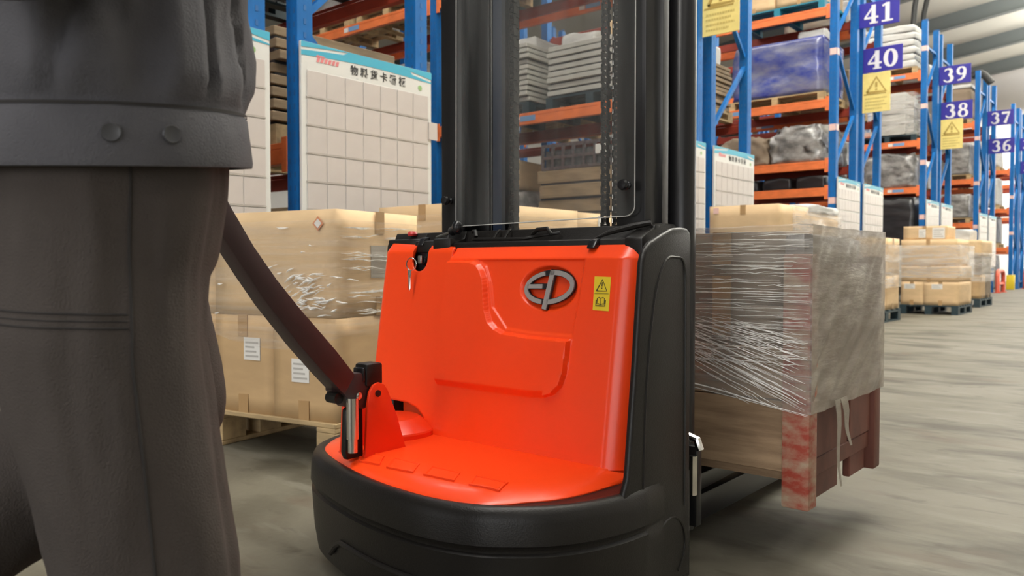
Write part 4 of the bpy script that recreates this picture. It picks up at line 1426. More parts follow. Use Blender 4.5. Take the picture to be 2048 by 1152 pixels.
# warning label
wl = MB()
q = [(-0.957, 0.676), (-0.916, 0.675), (-0.9145, 0.604), (-0.9545, 0.605)]
wl.prism([(x, hood_y(x, z) - 0.0002, z) for x, z in q], (0, -0.0008, 0))
WL = wl.build('warning_label', YEL, TR, smooth=0)
WL['label'] = 'yellow warning label with a triangle above an open book'
to3 = lambda x, z, y: (x, hp(z) - 0.0012 - y, z)
mb = MB()
tri_icon(mb, -0.936, 0.6575, 0.026, 0.024, 0.0022, 0.0, 0.0005, to3)
ribbon(mb, [(-0.936, 0.664), (-0.936, 0.655)], 0.0018, 0, 0.0005, 0, False, to3)
ribbon(mb, [(-0.936, 0.6525), (-0.936, 0.6505)], 0.0022, 0, 0.0005, 0, False, to3)
ribbon(mb, [(-0.953, 0.640), (-0.918, 0.640)], 0.0006, 0, 0.0005, 0, False, to3)
for s in (-1, 1):
    ribbon(mb, [(-0.936, 0.617), (-0.936 + s * 0.006, 0.619), (-0.936 + s * 0.009, 0.6175), (-0.936 + s * 0.009, 0.630), (-0.936 + s * 0.005, 0.632), (-0.936, 0.630)], 0.0013, 0, 0.0005, 0, False, to3)
    ribbon(mb, [(-0.936 + s * 0.0115, 0.627), (-0.936 + s * 0.0115, 0.6145), (-0.936, 0.6145)], 0.0022, 0, 0.0005, 0, False, to3)
ribbon(mb, [(-0.936, 0.617), (-0.936, 0.630)], 0.001, 0, 0.0005, 0, False, to3)
mb.build('warning_print', INK, WL, smooth=0)

# side panels
SP = [(1.255, 0.262), (1.275, 0.30), (1.300, 0.50), (1.322, 0.705), (1.332, 0.728), (1.352, 0.744), (1.40, 0.762), (1.438, 0.774), (1.475, 0.777), (1.50, 0.776), (1.512, 0.768), (1.516, 0.75), (1.516, 0.05), (1.27, 0.05), (1.255, 0.08)]
SPL = [(1.470, 0.262), (1.472, 0.70), (1.478, 0.755), (1.49, 0.770), (1.516, 0.765), (1.516, 0.05), (1.40, 0.05), (1.40, 0.262)]
MB().box(-0.852, -0.800, 1.43, 1.516, 0.06, 0.74).build('side_frame', BLK, TR, bevel=0.004)
for x0, dx, poly in ((-0.803, 0.015, SP), (-1.70, 0.035, SPL)):
    sp = MB().prism([(x0, y, z) for y, z in poly], (dx, 0, 0)).build('side_panel', BLK, TR, bevel=0.006, seg=3)
    if x0 > -1:
        emb = catmull([(1.325, 0.20), (1.335, 0.45), (1.365, 0.63), (1.405, 0.705), (1.45, 0.715), (1.485, 0.70), (1.492, 0.6), (1.494, 0.20)], 5)
        MB().tube([(-0.7885, p.x, p.y) for p in emb], 0.0032, 6).build('side_rib', BLK, sp)
        MB().tube([(-0.7885, 1.435 + 0.062 * math.cos(R(a)), 0.125 + 0.062 * math.sin(R(a))) for a in range(-60, 241, 15)], 0.003, 6).build('wheel_cover_rib', BLK, sp)

# black top cover
mb = MB()
for xa, xb, y0, zf in ((-1.675, -1.552, 1.462, 0.758), (-1.552, -1.47, 1.446, 0.752), (-1.47, -1.408, 1.432, 0.756), (-1.408, -0.86, 1.442, 0.745)):
    mb.prism([(xa, y0, zf - 0.02), (xa, y0, zf + 0.010), (xa, y0 + 0.012, zf + 0.012), (xa, y0 + 0.020, zf + 0.004), (xa, 1.485, zf + 0.012), (xa, 1.492, 0.786), (xa, 1.515, 0.786), (xa, 1.515, zf - 0.02)], (xb - xa, 0, 0))
TOP = mb.build('top_cover', BLK, TR, bevel=0.003)
mb = MB()   # recess tray with rounded ends and small dividers
tr = catmull([(-1.36, 1.478, 0.764), (-1.35, 1.463, 0.764), (-1.20, 1.458, 0.762), (-1.17, 1.466, 0.766), (-1.13, 1.466, 0.770), (-1.10, 1.478, 0.774)], 5)
mb.tube(tr, 0.004, 8)
for x in (-1.29, -1.255):
    mb.tube([(x, 1.462, 0.764), (x, 1.474, 0.778), (x, 1.485, 0.786)], 0.0035, 6)
mb.build('tray_ribs', BLK, TOP)
mb = MB()
mb.tube([(-1.175, 1.47, 0.772), (-1.155, 1.462, 0.782), (-1.125, 1.462, 0.784), (-1.118, 1.466, 0.772)], 0.005, 8)
mb.build('cover_ridge', BLK, TOP)
mb = MB()
mb.tube([(-0.985, 1.450, 0.758), (-0.95, 1.462, 0.772), (-0.90, 1.475, 0.784), (-0.865, 1.485, 0.790)], [0.002, 0.006, 0.008, 0.006], 8)
mb.build('cover_ridge', BLK, TOP)
mb = MB()
mb.tube([(-1.375, 1.480, 0.784), (-1.355, 1.468, 0.784), (-1.348, 1.462, 0.770)], 0.005, 8)
mb.build('cover_ridge', BLK, TOP)
IN = [(1.440, 0.700), (1.440, 0.757), (1.462, 0.768), (1.500, 0.783), (1.525, 0.790), (1.585, 0.790), (1.597, 0.70)]
MB().prism([(-0.905, y, z) for y, z in IN], (0.045, 0, 0)).build('inner_panel', BLK, TR, bevel=0.005, seg=2)
for x, y, z in ((-0.978, 1.437, 0.745), (-1.528, 1.455, 0.760)):
    mb = MB().prism([(x - 0.012, y - 0.016, z - 0.010), (x - 0.012, y - 0.004, z + 0.010), (x - 0.010, y + 0.014, z + 0.014), (x - 0.010, y + 0.014, z - 0.008)], (0.022, 0, 0))
    cl = mb.build('latch', BLK2, TR, bevel=0.004)
MB().lathe([(0, 0), (0.012, 0), (0.014, 0.006), (0.010, 0.012), (0, 0.013)], (-1.60, 1.482, 0.778), n=14).build('stop_button', mat('button_red', (0.55, 0.03, 0.03), 0.35), TR)
lev = MB().tube([(-1.50, 1.475, 0.772), (-1.46, 1.472, 0.780), (-1.425, 1.468, 0.790)], 0.004, 8).build('lever', STEEL, TR)
mb = MB().ball((-1.412, 1.462, 0.795), (0.015, 0.014, 0.018), 8)
mb.lathe([(0.009, -0.014), (0.012, -0.01), (0.012, 0.014), (0.009, 0.018)], (-1.432, 1.47, 0.789), (1, -0.2, 0.3), 12)
mb.build('lever_knob', BLK2, lev)

# mast
ZM0, ZM1 = 0.12, 2.05


def channel(x_web, x_in, ya, yb, t, z0, z1):
    s = 1 if x_in > x_web else -1
    poly = [(x_web, ya), (x_in, ya), (x_in, ya + t), (x_web + s * t, ya + t), (x_web + s * t, yb - t), (x_in, yb - t), (x_in, yb), (x_web, yb)]
    return MB().prism([(x, y, z0) for x, y in poly], (0, 0, z1 - z0))


for a, b in (((-1.512, -1.438), (1.505, 1.60)), ((-0.892, -0.966), (1.505, 1.58))):
    channel(a[0], a[1], b[0], b[1], 0.013, ZM0, ZM1).build('outer_mast_rail', BLKM, TR, bevel=0.003)
for a, b in (((-1.478, -1.405), (1.575, 1.668)), ((-0.918, -0.975), (1.585, 1.66))):
    channel(a[0], a[1], b[0], b[1], 0.012, ZM0 + 0.05, ZM1 + 0.05).build('inner_mast_rail', BLKM, TR, bevel=0.003)
for x, y in ((-0.874, 1.635), (-1.526, 1.635)):
    cy = MB().lathe([(0.031, 0.1), (0.031, 1.55), (0.026, 1.56), (0.026, 1.60), (0.016, 1.60), (0.016, 2.02)], (x, y, 0), n=20).build('lift_cylinder', BLKM, TR)
for z in (0.75, 1.98):
    MB().box(-1.50, -0.90, 1.60, 1.64, z, z + 0.08).build('mast_crossbar', BLKM, TR, bevel=0.003) if z > 1 else None


def chain_mesh():
    mb = MB()
    for k in range(100):
        z = 0.62 + k * 0.0142
        w = 0.006 if k % 2 else 0.0085
        for s in (-1, 1):
            mb.box(s * w - 0.0012, s * w + 0.0012, -0.006, 0.006, z - 0.0088, z + 0.0088)
        mb.box(-0.005, 0.005, -0.0035, 0.0035, z - 0.004, z + 0.004)
    return mb.mesh('lift_chain', mat('oiled_chain_steel', (0.028, 0.027, 0.026), 0.45, 0.2), smooth=0)


CH = chain_mesh()
for x, y in ((-1.345, 1.60), (-1.362, 1.63), (-1.041, 1.575), (-1.025, 1.60)):
    c = link('lift_chain', CH, TR, (x, y, 0))
    c['kind'] = 'stuff'
MB().tube([(-1.036, 1.60, 0.62), (-1.036, 1.60, 2.05)], 0.003, 8).build('lift_rod', CHROME, TR)
MB().box(-1.40, -1.37, 1.585, 1.60, 0.62, 2.05).build('chain_guide', mat('dark_blue_steel', (0.015, 0.026, 0.055), 0.4), TR, smooth=0)

# clear guard with polished edge and black knobs
gp = []
for cx, cz, a0 in ((-0.930, 0.828, -90), (-0.930, 2.0, 0), (-1.415, 2.0, 90), (-1.438, 0.803, 180)):
    r = 0.022 if cx > -1.43 else 0.004
    for k in range(7):
        a = R(a0 + 15 * k)
        gp.append((cx + r * math.cos(a), cz + r * math.sin(a)))
GU = MB().prism([(x, 1.487, z) for x, z in gp], (0, 0.005, 0)).build('clear_guard', GUARD, TR, smooth=0)
GU['label'] = 'clear plastic guard across the mast'
MB().tube([(x, 1.488, z) for x, z in gp + gp[:1]], 0.0013, 6, caps=False).build('guard_edge', mat('polished_edge', (0.55, 0.54, 0.52), 0.2), GU)
for x, z in ((-1.478, 0.868), (-0.925, 0.872)):
    y = 1.505 if x < -1.2 else 1.487
    kb = MB().lathe([(0, 0), (0.009, 0), (0.009, 0.004), (0.006, 0.006), (0.006, 0.012), (0.011, 0.014), (0.0125, 0.02), (0.010, 0.026), (0, 0.027)], (x, y, z), (0, -1, 0), 12)
    kb.build('guard_knob', BLK2, TR)

# turret, tiller bracket, spring and tiller
MB().lathe([(0.0, 0), (0.108, 0), (0.109, 0.014), (0.107, 0.018), (0.074, 0.043), (0.070, 0.045), (0, 0.046)], (-1.486, 1.300, 0.285), n=56).build('tiller_turret', REDM, TR, smooth=24)
MB().box(-1.655, -1.40, 1.497, 1.510, 0.27, 0.72).build('turret_housing', RED, TR)
FL = [(1.104, 0.284), (1.111, 0.395), (1.117, 0.425), (1.127, 0.440), (1.142, 0.444), (1.158, 0.438), (1.168, 0.425), (1.196, 0.362), (1.222, 0.284)]
for x0 in (-1.350, -1.432):
    br = MB().prism([(x0, y, z) for y, z in FL], (0.008, 0, 0)).build('tiller_bracket', REDM, TR, bevel=0.002)
    if x0 > -1.4:
        MB().lathe([(0, 0), (0.0075, 0), (0.0075, 0.0025), (0, 0.003)], (x0 + 0.008, 1.139, 0.420), (1, 0, 0), 14).build('bracket_bolt', BLK2, br)
MB().prism([(-1.374, 1.068, 0.284), (-1.374, 1.062, 0.30), (-1.374, 1.066, 0.392), (-1.374, 1.10, 0.410), (-1.374, 1.112, 0.400), (-1.374, 1.112, 0.284)], (0.016, 0, 0)).build('spring_holder', BLK, TR, bevel=0.004)
MB().lathe([(0, 0.302), (0.0105, 0.302), (0.0105, 0.330), (0.013, 0.331), (0.013, 0.418), (0, 0.418)], (-1.345, 1.072, 0), n=18).build('gas_spring', CHROME, TR)
TA_T = [(0.655, 1.060), (0.70, 0.985), (0.75, 0.892), (0.798, 0.809), (0.846, 0.735), (0.895, 0.672), (0.946, 0.615), (1.035, 0.523), (1.085, 0.466)]
TA_B = [(0.622, 1.020), (0.675, 0.935), (0.73, 0.835), (0.787, 0.742), (0.828, 0.684), (0.87, 0.627), (0.945, 0.539), (1.00, 0.481), (1.056, 0.425)]
rings = []
for (a, b), (c, d) in zip(TA_T, TA_B):
    rings.append([(-1.350, a, b), (-1.350, c, d), (-1.412, c + 0.012, d - 0.006), (-1.412, a, b)])
TL = MB().loft(rings).build('tiller_arm', MAROON, TR, bevel=0.004, smooth=40)
kn = MB().prism([(-1.416, y, z) for y, z in [(1.052, 0.432), (1.074, 0.470), (1.104, 0.468), (1.120, 0.452), (1.146, 0.446), (1.140, 0.425), (1.113, 0.388), (1.085, 0.392)]], (0.064, 0, 0)).build('tiller_knuckle', MAROON, TR, bevel=0.004)
MB().lathe([(0, 0), (0.008, 0), (0.008, 0.003), (0.006, 0.004), (0, 0.004)], (-1.352, 1.094, 0.419), (1, 0, 0), 16).build('pivot_bolt', CHROME, kn)
MB().tube([(-1.395, 1.05, 0.418), (-1.362, 1.05, 0.418)], 0.012, 10).build('bump_stop', BLK, kn)
sb = MB().box(-1.388, -1.346, 1.112, 1.158, 0.436, 0.486).build('sensor_box', BLK, TR, bevel=0.006)
MB().box(-1.385, -1.350, 1.105, 1.114, 0.446, 0.478).build('sensor_window', BLK2, sb, bevel=0.004)
MB().lathe([(0, 0), (0.004, 0), (0.004, 0.002), (0, 0.002)], (-1.368, 1.105, 0.462), (0, -1, 0), 10).build('sensor_screw', BLKM, sb)
hd = MB().box(-1.44, -1.32, 0.60, 0.68, 1.02, 1.10).build('tiller_head', BLK, TR, bevel=0.012, seg=3)
MB().tube([(-1.44, 0.64, 1.07), (-1.53, 0.635, 1.07), (-1.55, 0.60, 1.09), (-1.53, 0.575, 1.10), (-1.23, 0.575, 1.10), (-1.21, 0.60, 1.09), (-1.23, 0.635, 1.07), (-1.32, 0.64, 1.07)], 0.014, 12).build('tiller_handle', BLK, hd)

# fork carriage, forks, support legs and wheels
MB().box(-1.50, -0.90, 1.70, 1.74, 0.13, 0.42).build('fork_carriage', BLKM, TR, bevel=0.004)
for x in (-1.40, -1.0):
    MB().prism([(x - 0.06, 1.74, 0.42), (x - 0.06, 1.77, 0.42), (x - 0.06, 1.78, 0.165), (x - 0.06, 2.80, 0.165), (x - 0.06, 2.80, 0.150), (x - 0.06, 1.74, 0.118)], (0.12, 0, 0)).build('fork', BLKM, TR, bevel=0.003)
    MB().box(x - 0.05, x + 0.05, 1.50, 2.62, 0.035, 0.105).build('support_leg', BLKM, TR, bevel=0.004)
    MB().lathe([(0, -0.03), (0.040, -0.03), (0.042, -0.026), (0.042, 0.026), (0.040, 0.03), (0, 0.03)], (x, 2.66, 0.042), (1, 0, 0), 20).build('load_wheel', mat('cream_wheel', (0.5, 0.42, 0.3), 0.5), TR)
MB().lathe([(0, -0.04), (0.11, -0.04), (0.115, -0.03), (0.115, 0.03), (0.11, 0.04), (0, 0.04)], (-1.40, 1.28, 0.115), (1, 0, 0), 28).build('drive_wheel', HOSE, TR)
MB().lathe([(0, -0.02), (0.06, -0.02), (0.062, 0), (0.06, 0.02), (0, 0.02)], (-0.92, 1.28, 0.062), (1, 0, 0), 24).build('caster_wheel', HOSE, TR)
mb = MB().tube([(-0.812, 1.575, 0.20), (-0.812, 1.575, 0.285)], 0.010, 10)
mb.tube([(-0.84, 1.575, 0.318), (-0.82, 1.575, 0.328), (-0.802, 1.575, 0.322), (-0.796, 1.578, 0.300)], 0.009, 10)
mb.build('side_roller', CHROME, TR)
MB().box(-1.62, -0.815, 1.60, 1.625, 0.12, 0.30).build('rear_plate', BLKM, TR, bevel=0.003)

# ------------------------------------------------------------------ the crate on the forks, its cartons and its film
CX0, CX1, CY0, CY1 = -1.74, -0.659, 1.852, 2.418
CR = empty('wooden_crate', ((CX0 + CX1) / 2, (CY0 + CY1) / 2, 0.12), 0, 'worn red painted crate with plank front, lifted on the truck forks', 'crate')
for x, w in ((CX0, 0.066), (CX1 - 0.066, 0.066)):
    for y in (CY0, CY1 - 0.055):
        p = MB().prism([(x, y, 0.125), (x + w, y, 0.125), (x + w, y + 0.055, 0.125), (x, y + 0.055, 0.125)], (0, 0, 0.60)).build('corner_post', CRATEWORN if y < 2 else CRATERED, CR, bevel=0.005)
for y, t in ((CY0 + 0.012, 0.022), (CY1 - 0.034, 0.022)):
    for k, (za, zb) in enumerate(((0.205, 0.375), (0.378, 0.50))):
        MB().box(CX0 + 0.066, CX1 - 0.066, y, y + t, za, zb).build('plank', OLDWOOD, CR, bevel=0.002, seg=1)
for x, s in ((CX1 - 0.030, 1), (CX0 + 0.012, -1)):
    MB().box(x, x + 0.018, CY0 + 0.055, CY0 + 0.235, 0.235, 0.70).build('side_board', CRATERED, CR, bevel=0.002, seg=1)
    MB().box(x - 0.006, x + 0.012, CY0 + 0.24, CY0 + 0.33, 0.225, 0.70).build('side_board', CRATERED, CR, bevel=0.002, seg=1)
    MB().box(x, x + 0.018, CY0 + 0.335, CY1 - 0.056, 0.235, 0.70).build('side_board', CRATERED, CR, bevel=0.002, seg=1)
    MB().box(x - 0.01, x + 0.014, CY0 + 0.055, CY1 - 0.055, 0.188, 0.232).build('side_rail', CRATERED, CR, bevel=0.002, seg=1)
    for a, b in ((0.09, 0.27), (0.37, 0.50)):
        MB().box(x - 0.012, x + 0.008, CY0 + a, CY0 + b, 0.128, 0.19).build('runner_block', CRATERED, CR, bevel=0.003, seg=1)
MB().box(CX0 + 0.02, CX1 - 0.04, CY0 + 0.03, CY1 - 0.03, 0.183, 0.203).build('floor_panel', OLDWOOD, CR, smooth=0)
MB().box(CX0 + 0.066, CX1 - 0.066, CY0 + 0.2, CY0 + 0.29, 0.166, 0.183).build('bearer', OLDWOOD, CR, smooth=0)

GC2 = 'cartons inside the wrapped crate'
xsx = [-1.665, -1.37, -1.06, -0.755]
nm = ('left', 'middle', 'right')
for r, (za, zb) in enumerate(((0.204, 0.40), (0.402, 0.60), (0.602, 0.782))):
    for c in range(3):
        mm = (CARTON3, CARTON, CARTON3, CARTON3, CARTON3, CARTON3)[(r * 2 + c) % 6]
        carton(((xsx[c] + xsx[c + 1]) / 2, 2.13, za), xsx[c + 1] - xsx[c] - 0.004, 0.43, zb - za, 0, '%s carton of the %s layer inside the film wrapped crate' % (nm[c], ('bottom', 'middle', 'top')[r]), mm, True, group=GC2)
lump('sack', -0.752, -0.70, 1.92, 2.36, 0.205, 0.775, GREYBAG, 0.01, 201, 'grey sack squeezed between cartons and the crate side under the film', 'sack', rnd=0.1)


def load_film():
    per = []
    n = 130
    xa, xb, ya, yb = CX0 - 0.004, CX1 + 0.006, CY0 - 0.006, CY1 + 0.006
    for k, (a, b) in enumerate((((xa, ya), (xb, ya)), ((xb, ya), (xb, yb)), ((xb, yb), (xa, yb)), ((xa, yb), (xa, ya)))):
        for i in range(n):
            t = i / n
            per.append((a[0] + (b[0] - a[0]) * t, a[1] + (b[1] - a[1]) * t, k))
    N = 100
    rings = []
    for j in range(N + 1):
        ring = []
        for (x, y, k) in per:
            zb = 0.353
            if k == 0:
                zb = 0.353 + 0.14 * ((xb - x) / (xb - xa)) ** 1.1
            elif k == 3:
                zb = 0.353 + 0.14 * (1 - (yb - y) / (yb - ya) * 0) * ((y - ya) / (yb - ya) * 0 + 1)
            elif k == 2:
                zb = 0.353 + 0.14 * ((xb - x) / (xb - xa))
            zt = 0.792 + 0.004 * noise.noise(Vector((x * 9, y * 9, 2)))
            z = zb + (zt - zb) * j / N
            if k in (1, 3):
                s = z * 9 - (y - ya) * 6
                w = 0.008 * noise.noise(Vector((y * 5, s * 1.4, 3))) + 0.004 * noise.noise(Vector((y * 10, s * 3.5, 8)))
                nv = (1, 0) if k == 1 else (-1, 0)
                w = w * min(1, (y - ya) / 0.05, (yb - y) / 0.03 if y < yb else 0)
            else:
                s = z * 16 + x * (5 if z < 0.5 else 0.5)
                w = 0.003 * noise.noise(Vector((x * 3, s * 3, 1))) + 0.002 * noise.noise(Vector((x * 14, s * 5, 4)))
                nv = (0, -1) if k == 0 else (0, 1)
                mk = math.exp(-((x + 0.86) / 0.085) ** 2 - ((z - 0.515) / 0.030) ** 2) + 0.8 * math.exp(-((x + 0.73) / 0.05) ** 2 - ((z - 0.575) / 0.028) ** 2)
                w += mk * (0.020 * abs(noise.noise(Vector((x * 30, z * 46, 3)))) + 0.010 * abs(noise.noise(Vector((x * 70, z * 100, 5)))))
                w += 0.0025 * abs(noise.noise(Vector((x * 4, s * 9, 12))))
            ring.append((x + nv[0] * w, y + nv[1] * w, z))
        rings.append(ring)
    # folded over the top edge
    top = []
    for (x, y, z) in rings[-1]:
        top.append((x + (0.05 if x < -1.2 else -0.05) * 1.0, max(CY0 + 0.03, min(CY1 - 0.03, y)), z + 0.004))
    rings.append(top)
    mb = MB().loft(rings, caps=False)
    tot = len(per)
    for idx in range(len(mb.m)):
        mb.m[idx] = 1 if per[idx % tot][2] in (1, 3) else 0
    return mb


LF = load_film().build('stretch_film', [FILM_LOAD, FILM_SIDE], None, smooth=70)
tag(LF, 'shiny stretch film wound round the crate on the forks', 'film', None)
rnd = random.Random(5)
mb = MB()
yf = CY0 - 0.011


def strand(a, b, w, n=6, wob=0.003):
    pts, rs = [], []
    for i in range(n + 1):
        t = i / n
        pts.append((a[0] + (b[0] - a[0]) * t, yf - 0.002, a[1] + (b[1] - a[1]) * t + wob * math.sin(t * 3.14) * rnd.uniform(-1, 1)))
        rs.append(w * (0.25 + 0.75 * math.sin(math.pi * min(1, max(0, t)))) + 0.0002)
    mb.tube(pts, rs, 5)


for i in range(110):      # taut horizontal gathers
    z = 0.46 + 0.32 * (i / 110) + rnd.uniform(-0.003, 0.003)
    xa = rnd.uniform(-1.05, -0.72) if i % 3 else rnd.uniform(-1.6, -1.0)
    L = rnd.uniform(0.06, 0.40)
    strand((xa, z), (min(xa + L, CX1), z + rnd.uniform(-0.004, 0.004)), rnd.uniform(0.0003, 0.0009))
for i in range(70):      # diagonal gathers running down to the corner
    t = i / 70
    zr = 0.358 + 0.18 * t + rnd.uniform(-0.004, 0.004)
    xr = CX1 - rnd.uniform(0, 0.24) * rnd.random()
    L = rnd.uniform(0.06, 0.34)
    sl = 0.46 - 0.26 * t + rnd.uniform(-0.03, 0.03)
    strand((xr - L, zr + L * sl), (xr, zr), rnd.uniform(0.0003, 0.0011))
strand((-1.10, 0.425), (CX1, 0.353), 0.002)
strand((-1.68, 0.50), (CX1, 0.350), 0.0012)
g = mb.build('film_gathers', FOLD, LF)
g['kind'] = 'stuff'
mb = MB()
for (ya, yb_, w0) in ((CY0 + 0.155, CY0 + 0.185, 0.036), (CY0 + 0.20, CY0 + 0.26, 0.05)):
    L = 0.22 if w0 < 0.04 else 0.13
    rings = []
    for k in range(8):
        t = k / 7
        y = ya + (yb_ - ya) * t
        w = w0 * (1 - 0.75 * t)
        x = CX1 + 0.012 + 0.003 * math.sin(t * 7)
        rings.append([(x, y - w / 2, 0.37 - L * t), (x + 0.0015, y - w / 2, 0.37 - L * t), (x + 0.0015, y + w / 2, 0.37 - L * t), (x, y + w / 2, 0.37 - L * t)])
    mb.loft(rings)
mb.build('film_tail', FILM_SIDE, LF)

# ------------------------------------------------------------------ the operator
PR = empty('person', (-1.0, 0.40, 0), 0, 'person in grey work jacket and loose trousers walking behind the truck', 'person')


def remesh(mb, name, mats, voxel, smooth=6):
    me = mb.mesh(name, mats, smooth=0)
    o = bpy.data.objects.new(name, me)
    COL.objects.link(o)
    m = o.modifiers.new('r', 'REMESH')
    m.mode, m.voxel_size = 'VOXEL', voxel
    s = o.modifiers.new('s', 'SMOOTH')
    s.iterations, s.factor = smooth, 0.5
    bpy.context.view_layer.update()
    dg = bpy.context.evaluated_depsgraph_get()
    me2 = bpy.data.meshes.new_from_object(o.evaluated_get(dg))
    bpy.data.objects.remove(o)
    me2.name = name
    me2.materials.clear()
    for mm in (mats if isinstance(mats, (list, tuple)) else [mats]):
        me2.materials.append(mm)
    me2.polygons.foreach_set('use_smooth', [True] * len(me2.polygons))
    return me2


def ell(c, a, b, z, n=28, tx=0.0, ty=0.0):
    return [(c[0] + a * math.cos(2 * math.pi * k / n), c[1] + b * math.sin(2 * math.pi * k / n), z) for k in range(n)]


def limb(mb, pts, rs, n=20):
    mb.tube(pts, rs, n)
    mb.ball(pts[0], rs[0], 8)
    mb.ball(pts[-1], rs[-1], 8)


# body (one continuous mesh under the clothes)
b = MB()
b.loft([ell((-1.0, 0.40), a, d, z) for z, a, d in ((0.72, 0.13, 0.09), (0.82, 0.16, 0.11), (0.95, 0.14, 0.095), (1.10, 0.15, 0.10), (1.25, 0.16, 0.10), (1.31, 0.12, 0.08), (1.34, 0.06, 0.06))])
limb(b, [(-1.0, 0.405, 1.30), (-1.0, 0.415, 1.44)], [0.055, 0.052])
b.ball((-1.0, 0.425, 1.525), (0.074, 0.092, 0.112), 14)
b.ball((-1.003, 0.44, 1.475), (0.055, 0.068, 0.062), 10)
b.tube([(-1.003, 0.505, 1.535), (-1.004, 0.522, 1.51), (-1.004, 0.528, 1.495), (-1.004, 0.51, 1.488)], [0.008, 0.012, 0.016, 0.010], 8)
b.tube([(-1.026, 0.510, 1.461), (-1.004, 0.516, 1.463), (-0.982, 0.510, 1.461)], [0.006, 0.009, 0.006], 8)
b.tube([(-1.04, 0.503, 1.55), (-1.02, 0.513, 1.552)], 0.008, 8)
b.tube([(-0.985, 0.513, 1.552), (-0.965, 0.503, 1.55)], 0.008, 8)
for s in (-1, 1):
    b.ball((-1.0 + s * 0.077, 0.415, 1.515), (0.010, 0.020, 0.032), 8)
SHR, ELR, WRR = (-0.825, 0.385, 1.265), (-0.765, 0.235, 0.985), (-0.90, 0.46, 1.10)
SHL, ELL, WRL = (-1.175, 0.40, 1.265), (-1.255, 0.36, 0.99), (-1.285, 0.535, 1.09)
for sh, el, wr in ((SHR, ELR, WRR), (SHL, ELL, WRL)):
    limb(b, [sh, el], [0.052, 0.042])
    limb(b, [el, wr], [0.042, 0.028])


def hand(wr, d, up, side, curl):
    """Palm and five fingers from the wrist along d; side points to the thumb."""
    d, up, side = Vector(d).normalized(), Vector(up).normalized(), Vector(side).normalized()
    w = Vector(wr)
    pc = w + d * 0.05
    b.tube([w, w + d * 0.03, w + d * 0.085], [0.026, 0.032, 0.034], 10)
    for k, L in enumerate((0.070, 0.078, 0.072, 0.058)):
        base = w + d * 0.088 + side * (0.030 - 0.020 * k)
        p = [base - d * 0.02, base]
        dirv = d.copy()
        for seg in (0.42, 0.32, 0.26):
            dirv = (dirv - up * curl).normalized()
            p.append(p[-1] + dirv * L * seg)
        b.tube(p, [0.010, 0.0095, 0.009, 0.0085, 0.0075], 8)
        b.ball(p[-1], 0.0075, 5)
    base = w + d * 0.035 + side * 0.028
    p = [w + d * 0.02 + side * 0.012, base, base + (d * 0.6 + side * 0.7 - up * 0.2).normalized() * 0.03, base + (d * 0.6 + side * 0.7 - up * 0.2).normalized() * 0.03 + (d * 0.8 - up * 0.5).normalized() * 0.028]
    b.tube(p, [0.012, 0.012, 0.010, 0.008], 8)
    b.ball(p[-1], 0.008, 5)


hand(WRR, (-0.35, 0.8, 0.35), (0.1, -0.35, 0.9), (-0.9, -0.3, 0.1), 0.45)
hand(WRL, (-0.05, 0.55, 0.10), (0, -0.1, 1), (1, 0.05, 0), 0.9)
RLEG = [(-0.905, 0.395, 0.80), (-0.897, 0.412, 0.46), (-0.893, 0.43, 0.10)]
LLEG = [(-1.095, 0.42, 0.80), (-1.075, 0.535, 0.475), (-1.09, 0.19, 0.335)]
for L in (RLEG, LLEG):
    limb(b, L[:2], [0.075, 0.055])
    limb(b, L[1:], [0.055, 0.036])
limb(b, [(-0.893, 0.41, 0.07), (-0.885, 0.55, 0.045)], [0.036, 0.032])
limb(b, [(-1.09, 0.18, 0.33), (-1.09, 0.15, 0.19)], [0.036, 0.032])
link('body', remesh(b, 'body', SKIN, 0.0065, 4), PR)
for s in (-1, 1):
    MB().ball((-1.002 + s * 0.031, 0.498, 1.528), 0.012, 8).build('eye', mat('eye_dark', (0.03, 0.02, 0.02), 0.2), PR)
hm = MB()
hm.loft([[(-1.0 + 0.082 * math.cos(t) * math.sqrt(max(0, 1 - ((z - 1.535) / 0.112) ** 2)), 0.412 + 0.098 * math.sin(t) * math.sqrt(max(0, 1 - ((z - 1.535) / 0.112) ** 2)) - (0.03 if z < 1.59 and math.sin(t) > 0 else 0), z) for t in [2 * math.pi * k / 28 for k in range(28)]] for z in (1.49, 1.52, 1.56, 1.595, 1.615, 1.632, 1.643)])
# keep the face free: hair only behind and above the brow
bm = bmesh.new()
me = hm.mesh('hair', HAIR)
bm.from_mesh(me)
bmesh.ops.delete(bm, geom=[v for v in bm.verts if v.co.y > 0.44 and v.co.z < 1.58], context='VERTS')
bm.to_mesh(me)
bm.free()
link('hair', me, PR)
# shoes
for L, rot in (((-0.888, 0.45, 0), 0), (None, 1)):
    if rot == 0:
        rg = [[(-0.888 + w * math.cos(t), y, max(0.0, zc + h * math.sin(t))) for t in [2 * math.pi * k / 16 for k in range(16)]] for y, w, zc, h in ((0.335, 0.03, 0.04, 0.035), (0.36, 0.042, 0.05, 0.055), (0.44, 0.045, 0.05, 0.055), (0.52, 0.052, 0.035, 0.045), (0.58, 0.05, 0.028, 0.035), (0.61, 0.03, 0.02, 0.02))]
    else:
        rg = [[(-1.09 + w * math.cos(t), 0.15 + zc * 1.0 - 0.02 + h * math.sin(t), z) for t in [2 * math.pi * k / 16 for k in range(16)]] for z, w, zc, h in ((0.36, 0.03, 0.0, 0.03), (0.33, 0.042, 0.01, 0.05), (0.26, 0.045, 0.012, 0.05), (0.18, 0.052, 0.0, 0.045), (0.12, 0.05, -0.005, 0.034), (0.095, 0.03, -0.01, 0.02))]
    MB().loft(rg).build('shoe', SHOE, PR, smooth=50)

